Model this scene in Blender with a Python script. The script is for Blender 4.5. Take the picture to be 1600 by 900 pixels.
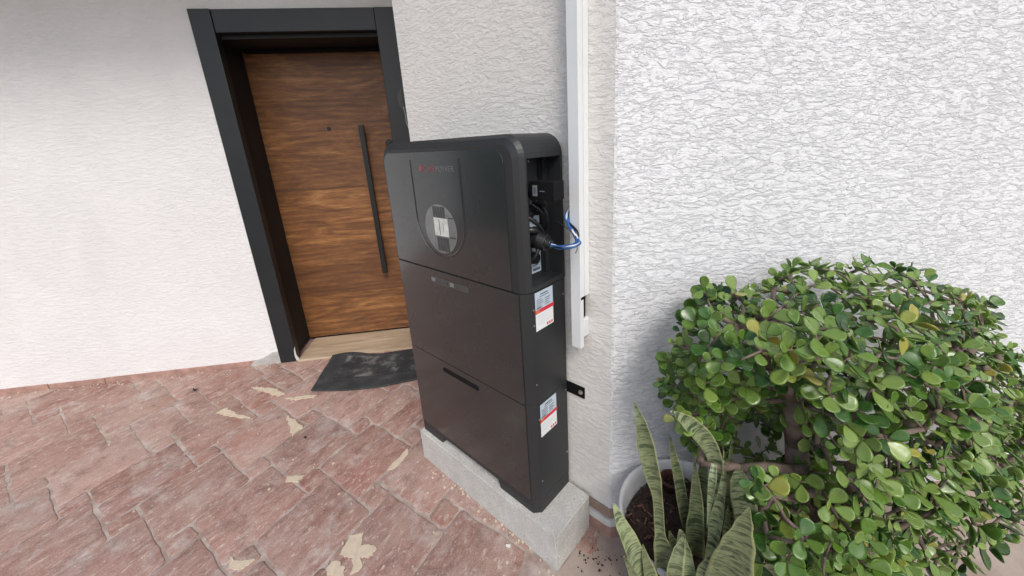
import bpy, bmesh, math, random
from mathutils import Vector, Matrix, noise
random.seed(11)
rad = math.radians
for o in list(bpy.data.objects): bpy.data.objects.remove(o)
SC = bpy.context.scene
COL = SC.collection

# ------------------------------------------------------------ camera, sky, sun, exposure
cam = bpy.data.cameras.new('camera'); camo = bpy.data.objects.new('camera', cam); COL.objects.link(camo)
cam.sensor_fit = 'HORIZONTAL'; cam.sensor_width = 36
cam.lens = 589.81 / 1600 * 36
cam.shift_x = -0.01157; cam.shift_y = -0.03262
cam.clip_start = 0.02; cam.clip_end = 3000
XR = Vector((0.74579145, 0.66409186, -0.0526983)); YD = Vector((0.15044199, -0.24495456, -0.95779146)); ZF = Vector((-0.6489702, 0.70638465, -0.28259231))
M = Matrix.Identity(4)
for i in range(3):
    M[i][0] = XR[i]; M[i][1] = -YD[i]; M[i][2] = -ZF[i]
M[0][3], M[1][3], M[2][3] = 1.42820621, -0.93694704, 1.39966034
camo.matrix_world = M
SC.camera = camo

W = bpy.data.worlds.new("World"); SC.world = W; W.use_nodes = True
nt = W.node_tree; bg = nt.nodes['Background']
sky = nt.nodes.new('ShaderNodeTexSky'); sky.sky_type = 'NISHITA'; sky.sun_disc = False
SUN_EL, SUN_AZ = 46.0, 122.0          # azimuth clockwise from +Y
sky.sun_elevation = rad(SUN_EL); sky.sun_rotation = rad(SUN_AZ)
sky.air_density = 1.0; sky.dust_density = 2.5; sky.ozone_density = 1.0
hs = nt.nodes.new('ShaderNodeHueSaturation'); hs.inputs['Saturation'].default_value = .85; nt.links.new(sky.outputs[0], hs.inputs['Color']); nt.links.new(hs.outputs[0], bg.inputs[0]); bg.inputs[1].default_value = 0.135
sl = bpy.data.lights.new('sun', 'SUN'); sl.energy = 1.2; sl.angle = rad(18); sl.color = (1.0, 0.97, 0.93)
so = bpy.data.objects.new('sun', sl); COL.objects.link(so)
sd = Vector((math.sin(rad(SUN_AZ)) * math.cos(rad(SUN_EL)), math.cos(rad(SUN_AZ)) * math.cos(rad(SUN_EL)), math.sin(rad(SUN_EL))))
so.rotation_euler = (-sd).to_track_quat('-Z', 'Y').to_euler(); so.location = sd * 20
SC.view_settings.view_transform = 'Standard'; SC.view_settings.look = 'None'
SC.view_settings.exposure = 0.42; SC.view_settings.gamma = 1
SC.view_settings.use_curve_mapping = False
SC.render.engine = 'CYCLES'

# ------------------------------------------------------------ material helpers
class NT:
    def __init__(s, name):
        s.m = bpy.data.materials.new(name); s.m.use_nodes = True; s.t = s.m.node_tree
        s.b = s.t.nodes['Principled BSDF']
    def n(s, typ, **kw):
        k = s.t.nodes.new(typ)
        for a, v in kw.items(): setattr(k, a, v)
        return k
    def link(s, a, b): s.t.links.new(a, b)
    def coord(s, which='Object', scale=(1, 1, 1), rot=(0, 0, 0)):
        tc = s.n('ShaderNodeTexCoord'); mp = s.n('ShaderNodeMapping')
        mp.inputs['Scale'].default_value = scale; mp.inputs['Rotation'].default_value = rot
        s.link(tc.outputs[which], mp.inputs[0]); return mp.outputs[0]
    def noise(s, vec, scale=5, detail=4, rough=.5, dist=0):
        k = s.n('ShaderNodeTexNoise'); k.inputs['Scale'].default_value = scale; k.inputs['Detail'].default_value = detail
        k.inputs['Roughness'].default_value = rough; k.inputs['Distortion'].default_value = dist
        if vec is not None: s.link(vec, k.inputs['Vector'])
        return k.outputs['Fac']
    def ramp(s, fac, stops):
        k = s.n('ShaderNodeValToRGB'); cr = k.color_ramp
        while len(cr.elements) < len(stops): cr.elements.new(.5)
        for e, (p, c) in zip(cr.elements, stops):
            e.position = p; e.color = (c, c, c, 1) if isinstance(c, (int, float)) else (*c, 1)
        s.link(fac, k.inputs[0]); return k.outputs[0]
    def mix(s, fac, a, b, mode='MIX'):
        k = s.n('ShaderNodeMixRGB', blend_type=mode)
        for i, v in ((0, fac), (1, a), (2, b)):
            if isinstance(v, (int, float)): k.inputs[i].default_value = v if i == 0 else (v, v, v, 1)
            elif isinstance(v, tuple): k.inputs[i].default_value = (*v, 1)
            else: s.link(v, k.inputs[i])
        return k.outputs[0]
    def math(s, op, a, b=0):
        k = s.n('ShaderNodeMath', operation=op)
        for i, v in ((0, a), (1, b)):
            if isinstance(v, (int, float)): k.inputs[i].default_value = v
            else: s.link(v, k.inputs[i])
        return k.outputs[0]
    def bump(s, h, strength=.5, dist=.002, prev=None):
        k = s.n('ShaderNodeBump'); k.inputs['Strength'].default_value = strength; k.inputs['Distance'].default_value = dist
        s.link(h, k.inputs['Height'])
        if prev is not None: s.link(prev, k.inputs['Normal'])
        s.link(k.outputs[0], s.b.inputs['Normal']); return k.outputs[0]
    def set(s, color=None, rough=None, metal=None, **kw):
        for nm_, v in (('Base Color', color), ('Roughness', rough), ('Metallic', metal)):
            if v is None: continue
            if isinstance(v, tuple): s.b.inputs[nm_].default_value = (*v, 1)
            elif isinstance(v, (int, float)): s.b.inputs[nm_].default_value = v
            else: s.link(v, s.b.inputs[nm_])
        for k, v in kw.items(): s.b.inputs[k.replace('_', ' ')].default_value = v
        return s

MAT = {}
def plain(name, color, rough=.5, metal=0, var=.12, nscale=30, bump=0, **kw):
    k = NT(name); v = k.coord()
    f = k.noise(v, nscale, 5, .6)
    lo = tuple(c * (1 - var) for c in color); hi = tuple(min(1, c * (1 + var)) for c in color)
    c = k.ramp(f, [(.3, lo), (.7, hi)])
    k.set(c, rough, metal, **kw)
    if bump: k.bump(k.noise(v, nscale * 6, 3), bump, .001)
    MAT[name] = k.m; return k.m

def stucco(name, base, sx, sz, thr=.5, depth=.004, strength=1.0, soft=.07):
    k = NT(name); uv = k.coord('UV', (sx, sz, 1))
    # slow warp so that the drag marks wander
    w = k.n('ShaderNodeTexNoise'); w.inputs['Scale'].default_value = .45; w.inputs['Detail'].default_value = 3
    k.link(uv, w.inputs['Vector'])
    wm = k.mix(.55, uv, w.outputs['Color'], 'ADD')
    n1 = k.noise(wm, 1.0, 6, .66, .35)
    n2 = k.noise(wm, 2.3, 4, .6, .2)
    t1 = k.ramp(n1, [(thr - .02, 0), (thr - .02 + soft, 1)])
    t2 = k.ramp(n2, [(thr - .06, 0), (thr - .06 + soft * .8, 1)])
    fine = k.noise(k.coord('UV', (190, 230, 1)), 1.0, 3, .6)
    big = k.noise(k.coord('UV', (3, 6, 1)), 1.0, 3)
    h = k.math('ADD', k.math('MULTIPLY', t1, .7), k.math('MULTIPLY', t2, .25))
    h = k.math('ADD', h, k.math('MULTIPLY', fine, .3))
    md = k.noise(k.coord('UV', (55, 85, 1)), 1.0, 3, .6); h = k.math('ADD', h, k.math('MULTIPLY', md, .7))
    h = k.math('ADD', h, k.math('MULTIPLY', big, .5))
    lo = tuple(c * .93 for c in base)
    dirt = k.noise(k.coord('UV', (2.6, 1.7, 1)), 1.0, 7, .65, .6)
    spat = k.noise(k.coord('UV', (38, 46, 1)), 1.0, 3, .7)
    c = k.mix(k.ramp(dirt, [(.35, 0), (.7, 1)]), base, lo)
    c = k.mix(k.ramp(spat, [(.70, 0), (.8, .35)]), c, tuple(x * .72 for x in base))
    k.set(c, .92); k.b.inputs['Specular IOR Level'].default_value = .25
    k.bump(h, strength, depth)
    MAT[name] = k.m; return k.m

# ------------------------------------------------------------ mesh helpers
def wloc(o):
    v = Vector((0, 0, 0))
    while o is not None: v += Vector(o.location); o = o.parent
    return v
def obj(name, bm, mat, parent=None, smooth=False, bevel=0, seg=2, origin=None):
    """link bm (world coordinates) as one mesh object under parent"""
    me = bpy.data.meshes.new(name)
    off = wloc(parent) if parent is not None else Vector(origin or (0, 0, 0))
    bmesh.ops.translate(bm, verts=bm.verts, vec=-off)
    bm.to_mesh(me); bm.free()
    for m in (mat if isinstance(mat, (list, tuple)) else [mat]): me.materials.append(MAT[m] if isinstance(m, str) else m)
    o = bpy.data.objects.new(name, me); COL.objects.link(o)
    if parent is not None: o.parent = parent
    else: o.location = off
    if smooth:
        for p in me.polygons: p.use_smooth = True
    if bevel:
        b = o.modifiers.new('bevel', 'BEVEL'); b.width = bevel; b.segments = seg; b.limit_method = 'ANGLE'; b.angle_limit = rad(35)
        b.harden_normals = False
    return o
def empty(name, loc):
    o = bpy.data.objects.new(name, None); COL.objects.link(o); o.location = loc; o.empty_display_size = .1; return o
def tag(o, label=None, cat=None, group=None, kind=None):
    if label: o['label'] = label
    if cat: o['category'] = cat
    if group: o['group'] = group
    if kind: o['kind'] = kind
    return o
def box(bm, x0, x1, y0, y1, z0, z1, mi=0):
    vs = [bm.verts.new((x, y, z)) for z in (z0, z1) for x, y in ((x0, y0), (x1, y0), (x1, y1), (x0, y1))]
    for f in ((0, 3, 2, 1), (4, 5, 6, 7), (0, 1, 5, 4), (1, 2, 6, 5), (2, 3, 7, 6), (3, 0, 4, 7)):
        fc = bm.faces.new([vs[i] for i in f]); fc.material_index = mi
    return bm
def loft(bm, rings, cap=True, mi=0):
    R_ = [[bm.verts.new(p) for p in r] for r in rings]; n = len(R_[0])
    for a, b in zip(R_, R_[1:]):
        for i in range(n):
            f = bm.faces.new((a[i], a[(i + 1) % n], b[(i + 1) % n], b[i])); f.material_index = mi
    if cap:
        f = bm.faces.new(list(reversed(R_[0]))); f.material_index = mi
        f = bm.faces.new(R_[-1]); f.material_index = mi
    return bm
def prism(bm, pts, z0, z1, mi=0): return loft(bm, [[(x, y, z0) for x, y in pts], [(x, y, z1) for x, y in pts]], True, mi)
def fix(bm): bmesh.ops.recalc_face_normals(bm, faces=bm.faces); return bm
def tube(bm, pts, r, seg=10, cap=True, mi=0):
    pts = [Vector(p) for p in pts]; rs = r if isinstance(r, (list, tuple)) else [r] * len(pts)
    up = None; rings = []
    for i, p in enumerate(pts):
        t = (pts[min(i + 1, len(pts) - 1)] - pts[max(i - 1, 0)]).normalized()
        if up is None: up = Vector((0, 0, 1)) if abs(t.z) < .9 else Vector((1, 0, 0))
        a = t.cross(up).normalized(); b = a.cross(t).normalized(); up = b
        rings.append([p + (a * math.cos(2 * math.pi * k / seg) + b * math.sin(2 * math.pi * k / seg)) * rs[i] for k in range(seg)])
    return loft(bm, rings, cap, mi)
def cyl(bm, c, axis, r, h, seg=20, r2=None, mi=0):
    c = Vector(c); a = Vector(axis).normalized()
    return tube(bm, [c, c + a * h], [r, r if r2 is None else r2], seg, True, mi)
def spline(pts, n=8):
    pts = [Vector(p) for p in pts]; out = []
    P_ = [pts[0]] + pts + [pts[-1]]
    for i in range(1, len(P_) - 2):
        p0, p1, p2, p3 = P_[i - 1:i + 3]
        for k in range(n):
            t = k / n
            out.append(.5 * ((2 * p1) + (-p0 + p2) * t + (2 * p0 - 5 * p1 + 4 * p2 - p3) * t * t + (-p0 + 3 * p1 - 3 * p2 + p3) * t ** 3))
    out.append(pts[-1]); return out
def uvwall(bm, segs_mode=None):
    """UV in metres for upright faces: u along the face, v = z"""
    uv = bm.loops.layers.uv.verify(); bm.normal_update()
    for f in bm.faces:
        n = f.normal
        if abs(n.z) > .8:
            for l in f.loops: l[uv].uv = (l.vert.co.x, l.vert.co.y)
        else:
            t = Vector((-n.y, n.x, 0)).normalized()
            for l in f.loops: l[uv].uv = (l.vert.co.dot(t) + 7, l.vert.co.z)
    return bm
def text_mesh(s, size, extr=.0003):
    cu = bpy.data.curves.new('t', 'FONT'); cu.body = s; cu.size = size; cu.extrude = extr
    to = bpy.data.objects.new('t', cu); COL.objects.link(to)
    bpy.context.view_layer.update()
    me = bpy.data.meshes.new_from_object(to.evaluated_get(bpy.context.evaluated_depsgraph_get()))
    bpy.data.objects.remove(to); bpy.data.curves.remove(cu)
    return me
def cut(o, boxes):
    """subtract boxes (world coordinates) from mesh object o"""
    off = wloc(o)
    for b in boxes:
        bm = bmesh.new(); box(bm, *b); fix(bm); bmesh.ops.translate(bm, verts=bm.verts, vec=-off)
        me = bpy.data.meshes.new('c'); bm.to_mesh(me); bm.free(); c = bpy.data.objects.new('c', me); COL.objects.link(c)
        m = o.modifiers.new('b', 'BOOLEAN'); m.object = c; m.operation = 'DIFFERENCE'; m.solver = 'EXACT'
        c.location = off if True else c.location
        bpy.context.view_layer.update()
        new = bpy.data.meshes.new_from_object(o.evaluated_get(bpy.context.evaluated_depsgraph_get()))
        o.modifiers.remove(m); old = o.data; o.data = new; bpy.data.objects.remove(c)
        new.name = old.name

# ------------------------------------------------------------ materials
stucco('stucco_right', (.82, .83, .835), 26, 74, .49, .0029, .9, .09)
stucco('stucco_side', (.82, .795, .75), 27, 72, .49, .0028, .66, .10)
stucco('stucco_door', (.79, .785, .78), 27, 64, .49, .0028, .62, .12)
plain('casing', (.013, .016, .018), .42, var=.15, nscale=6, bump=.15)
plain('jamb', (.008, .009, .010), .6)
plain('black_metal', (.012, .013, .014), .38, nscale=20)
plain('matte_black', (.006, .006, .007), .7); MAT['matte_black'].node_tree.nodes['Principled BSDF'].inputs['Specular IOR Level'].default_value = .2
plain('steel', (.62, .62, .60), .3, 1)
plain('white_plastic', (.74, .76, .76), .35, var=.03, nscale=8)
plain('clip_plastic', (.7, .72, .75), .4)
plain('tile_edge', (.36, .22, .18), .8, var=.3, nscale=18, bump=.5)
plain('grey_mortar', (.42, .41, .39), .9, var=.15, nscale=25, bump=.8)
plain('brown_grout', (.30, .22, .17), .9, var=.25, nscale=25, bump=.5)
plain('white_lip', (.60, .60, .58), .85, var=.12, nscale=25, bump=.5)
plain('navy_plastic', (.018, .025, .04), .35)
plain('terracotta', (.08, .026, .018), .8, var=.2)
plain('soffit', (.62, .57, .50), .9)
plain('twig', (.13, .065, .045), .85, var=.35, nscale=60, bump=.5)
plain('trunk', (.17, .125, .10), .85, var=.35, nscale=40, bump=.8)
plain('glass_dark', (.06, .065, .065), .12, var=.2, nscale=20)
plain('reflection_pale', (.17, .18, .178), .15, var=.18, nscale=18)  # pale tone of reflections, painted in as colour
plain('reflection_dark', (.045, .05, .05), .25, var=.35, nscale=40)  # dark parts of the same painted reflections
plain('logo_red', (.24, .075, .085), .5)
plain('logo_grey', (.14, .14, .14), .5)
plain('label_blue', (.50, .58, .66), .5, var=.05)
plain('label_white', (.80, .80, .80), .5, var=.03)
plain('label_red', (.62, .03, .05), .5, var=.08)
plain('label_orange', (.7, .18, .06), .5)
plain('label_ink', (.10, .13, .16), .6)
plain('wire_blue', (.035, .12, .34), .35)
plain('wire_white', (.72, .72, .74), .4)
plain('wire_black', (.01, .01, .011), .4)
plain('cream_patch', (.58, .49, .37), .95, var=.1, nscale=40, bump=.8)
plain('chip', (.75, .73, .70), .9)
plain('dry_leaf', (.035, .022, .018), .9)
plain('pot_white', (.50, .51, .52), .45, var=.08, nscale=5)
plain('far_ground', (.045, .055, .03), .95, var=.3, nscale=.5)

def cabinet_mat(name, col, rough):
    k = NT(name); v = k.coord()
    f = k.noise(v, 3, 3); sm = k.noise(v, 14, 5, .65)
    k.set(k.ramp(f, [(.3, tuple(c * .9 for c in col)), (.7, tuple(c * 1.1 for c in col))]),
          k.ramp(sm, [(.3, rough - .015), (.7, rough + .025)]))
    k.bump(k.noise(v, 900, 2), .12, .0003)
    MAT[name] = k.m
cabinet_mat('cabinet_front', (.040, .047, .050), .26)
b_ = MAT['cabinet_front'].node_tree.nodes['Principled BSDF']; b_.inputs['Coat Weight'].default_value = .75; b_.inputs['Coat Roughness'].default_value = .14; b_.inputs['Metallic'].default_value = .6
cabinet_mat('cabinet_body', (.020, .022, .023), .46)

def concrete():
    k = NT('concrete'); v = k.coord()
    a = k.noise(v, 9, 6, .65); b = k.noise(v, 160, 4, .7); p = k.noise(v, 60, 2)
    c = k.ramp(a, [(.3, (.52, .51, .475)), (.6, (.64, .63, .59)), (.8, (.72, .705, .66))])
    c = k.mix(k.ramp(b, [(.35, .5), (.6, 0)]), c, (.28, .28, .27))
    c = k.mix(k.ramp(p, [(.66, 0), (.74, .8)]), c, (.72, .72, .70))
    vo = k.n('ShaderNodeTexVoronoi'); vo.inputs['Scale'].default_value = 55; k.link(v, vo.inputs[0]); hole = k.ramp(vo.outputs['Distance'], [(.10, 1), (.17, 0)])
    gate = k.ramp(k.noise(v, 19, 2), [(.5, 0), (.56, 1)]); hole = k.math('MULTIPLY', hole, gate)
    c = k.mix(k.math('MULTIPLY', hole, .6), c, (.2, .2, .19))
    k.set(c, .93); k.bump(k.math('SUBTRACT', k.math('ADD', b, k.math('MULTIPLY', a, .8)), hole), .9, .002); MAT['concrete'] = k.m
concrete()
def beige():
    k = NT('beige_concrete'); v = k.coord()
    a = k.noise(v, 5, 6, .6); b = k.noise(v, 120, 4, .7)
    c = k.ramp(a, [(.3, (.33, .26, .21)), (.7, (.47, .39, .33))])
    c = k.mix(k.ramp(b, [(.55, 0), (.8, .5)]), c, (.2, .15, .12))
    k.set(c, .9); k.bump(b, .5, .0015); MAT['beige_concrete'] = k.m
beige()
def mortar():
    k = NT('joint_mortar'); v = k.coord()
    a = k.noise(v, 14, 6, .6); b = k.noise(v, 150, 3, .7)
    c = k.ramp(a, [(.3, (.25, .17, .14)), (.5, (.38, .31, .27)), (.7, (.52, .46, .41))])
    k.set(c, .95); k.bump(b, .8, .002); MAT['joint_mortar'] = k.m
mortar()
def stone():
    k = NT('paving_stone'); at = k.n('ShaderNodeAttribute'); at.attribute_name = 'tint'
    sep = k.n('ShaderNodeSeparateColor'); k.link(at.outputs['Color'], sep.inputs[0])
    tint, shade = sep.outputs[0], sep.outputs[1]
    base = k.ramp(tint, [(0, (.27, .10, .068)), (.35, (.33, .15, .115)), (.7, (.44, .26, .215)), (1, (.33, .17, .14))])
    base = k.mix(k.math('MULTIPLY', shade, .5), base, (.22, .11, .085))
    # layered stone: streaks running along the courses
    vec = k.coord('Object', (1, 1, 1), (0, 0, rad(-104)))
    mp = k.n('ShaderNodeMapping'); mp.inputs['Scale'].default_value = (6, 17, 10); k.link(vec, mp.inputs[0])
    s1 = k.noise(mp.outputs[0], 1, 7, .68, .9)
    mp2 = k.n('ShaderNodeMapping'); mp2.inputs['Scale'].default_value = (28, 60, 28); k.link(vec, mp2.inputs[0])
    s2 = k.noise(mp2.outputs[0], 1, 6, .7, .6)
    big = k.noise(k.coord('Object'), 2.2, 5, .6)
    c = k.mix(k.ramp(s1, [(.40, 0), (.68, .6)]), base, (.47, .34, .28))
    c = k.mix(k.ramp(s1, [(.28, .6), (.46, 0)]), c, (.20, .105, .08))
    c = k.mix(k.ramp(s2, [(.54, 0), (.66, .8)]), c, (.58, .49, .43))
    c = k.mix(k.ramp(s2, [(.30, .7), (.43, 0)]), c, (.15, .085, .07))
    c = k.mix(k.ramp(big, [(.45, 0), (.70, .55)]), c, (.42, .32, .27))
    dust = k.noise(k.coord('Object'), 6, 6, .7, .4)
    c = k.mix(k.ramp(dust, [(.52, 0), (.70, .7)]), c, (.54, .48, .44))
    dk = k.noise(k.coord('Object'), 8.5, 7, .72, .8); c = k.mix(k.ramp(dk, [(.34, .6), (.48, 0)]), c, (.15, .085, .065))
    rust = k.noise(k.coord('Object'), 3.3, 4, .6)
    c = k.mix(k.ramp(rust, [(.60, 0), (.72, .45)]), c, (.36, .13, .055))
    sp = k.n('ShaderNodeTexVoronoi'); sp.inputs['Scale'].default_value = 26; k.link(k.coord('Object'), sp.inputs[0])
    c = k.mix(k.ramp(sp.outputs['Distance'], [(.04, .7), (.09, 0)]), c, (.72, .68, .62))
    gr = k.noise(k.coord('Object'), 240, 3, .7)
    c = k.mix(k.ramp(gr, [(.35, .35), (.5, 0)]), c, (.13, .08, .07)); c = k.mix(k.ramp(gr, [(.55, 0), (.7, .45)]), c, (.6, .54, .5))
    k.set(c, k.ramp(s1, [(.3, .68), (.7, .88)]))
    h = k.math('ADD', k.math('MULTIPLY', s1, 1.0), k.math('MULTIPLY', s2, .45))
    k.bump(h, .8, .004); MAT['paving_stone'] = k.m
stone()
def wood():
    k = NT('door_wood'); tc = k.n('ShaderNodeTexCoord'); sp = k.n('ShaderNodeSeparateXYZ'); k.link(tc.outputs['UV'], sp.inputs[0])
    row = k.math('FLOOR', k.math('DIVIDE', k.math('ADD', sp.outputs[1], .03), .198))
    wn = k.n('ShaderNodeTexWhiteNoise', noise_dimensions='1D'); k.link(row, wn.inputs['W'])
    cb = k.n('ShaderNodeCombineXYZ')
    k.link(k.math('ADD', k.math('MULTIPLY', sp.outputs[0], 2.1), k.math('MULTIPLY', wn.outputs[0], 40)), cb.inputs[0])
    k.link(k.math('MULTIPLY', sp.outputs[1], 9), cb.inputs[1]); k.link(k.math('MULTIPLY', row, 3.7), cb.inputs[2])
    n1 = k.noise(cb.outputs[0], .85, 8, .62, 2.2)
    mp = k.n('ShaderNodeMapping'); mp.inputs['Scale'].default_value = (2.5, 9, 1); k.link(cb.outputs[0], mp.inputs[0])
    n2 = k.noise(mp.outputs[0], 2.2, 5, .7, .5)
    wv = k.n('ShaderNodeTexWave', wave_type='BANDS', bands_direction='Y'); wv.inputs['Scale'].default_value = .9; wv.inputs['Distortion'].default_value = 9
    wv.inputs['Detail'].default_value = 3; wv.inputs['Detail Scale'].default_value = .6; k.link(cb.outputs[0], wv.inputs[0])
    f = k.mix(.10, n1, wv.outputs['Fac'])
    c = k.ramp(f, [(.26, (.085, .033, .014)), (.44, (.20, .084, .030)), (.6, (.34, .15, .050)), (.8, (.52, .27, .10))])
    c = k.mix(k.ramp(n2, [(.35, .65), (.58, 0)]), c, (.065, .026, .012))
    c = k.mix(k.ramp(wn.outputs[0], [(.45, 0), (1, .5)]), c, (.085, .036, .018))
    knot = k.noise(cb.outputs[0], .5, 2, .5)
    c = k.mix(k.ramp(knot, [(.60, 0), (.75, .5)]), c, (.07, .032, .022))
    fr = k.math('FRACT', k.math('DIVIDE', k.math('ADD', sp.outputs[1], .03), .198))
    edge = k.ramp(fr, [(0, 1), (.014, 0)])
    c = k.mix(k.math('MULTIPLY', edge, .6), c, (.03, .013, .007))
    k.set(c, .5); k.bump(k.math('ADD', n2, k.math('MULTIPLY', edge, -.8)), .3, .001); MAT['door_wood'] = k.m
wood()
def travertine():
    k = NT('travertine'); v = k.coord('UV', (3, 22, 1))
    a = k.noise(v, 1, 6, .6, .8)
    k.set(k.ramp(a, [(.3, (.36, .26, .17)), (.55, (.50, .39, .27)), (.75, (.60, .50, .38))]), .6); MAT['travertine'] = k.m
travertine()
def rubber():
    k = NT('rubber_mat'); v = k.coord()
    a = k.noise(v, 9, 6, .7, .5); b = k.noise(v, 90, 4, .7)
    c = k.ramp(a, [(.35, (.022, .024, .026)), (.6, (.045, .048, .05)), (.8, (.11, .11, .108))])
    c = k.mix(k.ramp(b, [(.6, 0), (.75, .35)]), c, (.28, .27, .25))
    at = k.n('ShaderNodeAttribute'); at.attribute_name = 'dust'
    c = k.mix(k.math('MULTIPLY', at.outputs['Fac'], k.ramp(a, [(.48, 0), (.66, .6)])), c, (.30, .285, .27))
    k.set(c, .75); k.bump(b, .7, .002); MAT['rubber_mat'] = k.m
rubber()
def soil():
    k = NT('soil'); v = k.coord(); a = k.noise(v, 60, 6, .7)
    k.set(k.ramp(a, [(.3, (.012, .008, .006)), (.6, (.05, .028, .02)), (.8, (.12, .075, .06))]), .95); k.bump(a, 1, .01); MAT['soil'] = k.m
soil()
def snake(name, light, dark, ylw):
    k = NT(name); uv = k.coord('UV', (1, 1, 1))
    mp = k.n('ShaderNodeMapping'); mp.inputs['Scale'].default_value = (16, 85, 1); k.link(uv, mp.inputs[0])
    n = k.noise(mp.outputs[0], 1, 5, .62, 1.5)
    mp2 = k.n('ShaderNodeMapping'); mp2.inputs['Scale'].default_value = (60, 200, 1); k.link(uv, mp2.inputs[0])
    n2 = k.noise(mp2.outputs[0], 1, 4, .7, .4)
    c = k.mix(k.ramp(n, [(.51, 0), (.55, .95)]), light, dark)
    c = k.mix(k.ramp(n2, [(.5, 0), (.66, .6)]), c, dark)
    big = k.noise(k.coord(), 12, 3)
    c = k.mix(k.ramp(big, [(.4, 0), (.8, .5)]), c, ylw)
    at = k.n('ShaderNodeAttribute'); at.attribute_name = 'edge'
    c = k.mix(k.math('MULTIPLY', at.outputs['Fac'], .7), c, (.36, .38, .17))
    k.set(c, .42); k.bump(n, .3, .0012)
    MAT[name] = k.m
snake('snake_pale', (.31, .36, .20), (.03, .06, .03), (.24, .29, .13))
snake('snake_dark', (.17, .20, .10), (.03, .048, .022), (.15, .17, .085))
def jade():
    k = NT('jade_leaf'); at = k.n('ShaderNodeAttribute'); at.attribute_name = 'tint'
    sep = k.n('ShaderNodeSeparateColor'); k.link(at.outputs['Color'], sep.inputs[0])
    c = k.ramp(sep.outputs[0], [(0, (.013, .045, .006)), (.25, (.034, .105, .010)), (.5, (.10, .185, .020)), (.75, (.165, .245, .06)), (.95, (.20, .29, .05)), (1, (.33, .29, .06))])
    n = k.noise(k.coord(), 60, 4, .6)
    c = k.mix(k.ramp(n, [(.45, 0), (.75, .25)]), c, (.16, .25, .09))
    k.set(c, k.ramp(n, [(.3, .2), (.7, .38)])); k.b.inputs['Subsurface Weight'].default_value = .12
    k.b.inputs['Subsurface Radius'].default_value = (.01, .02, .004); k.b.inputs['Subsurface Scale'].default_value = .3
    MAT['jade_leaf'] = k.m
jade()

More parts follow.
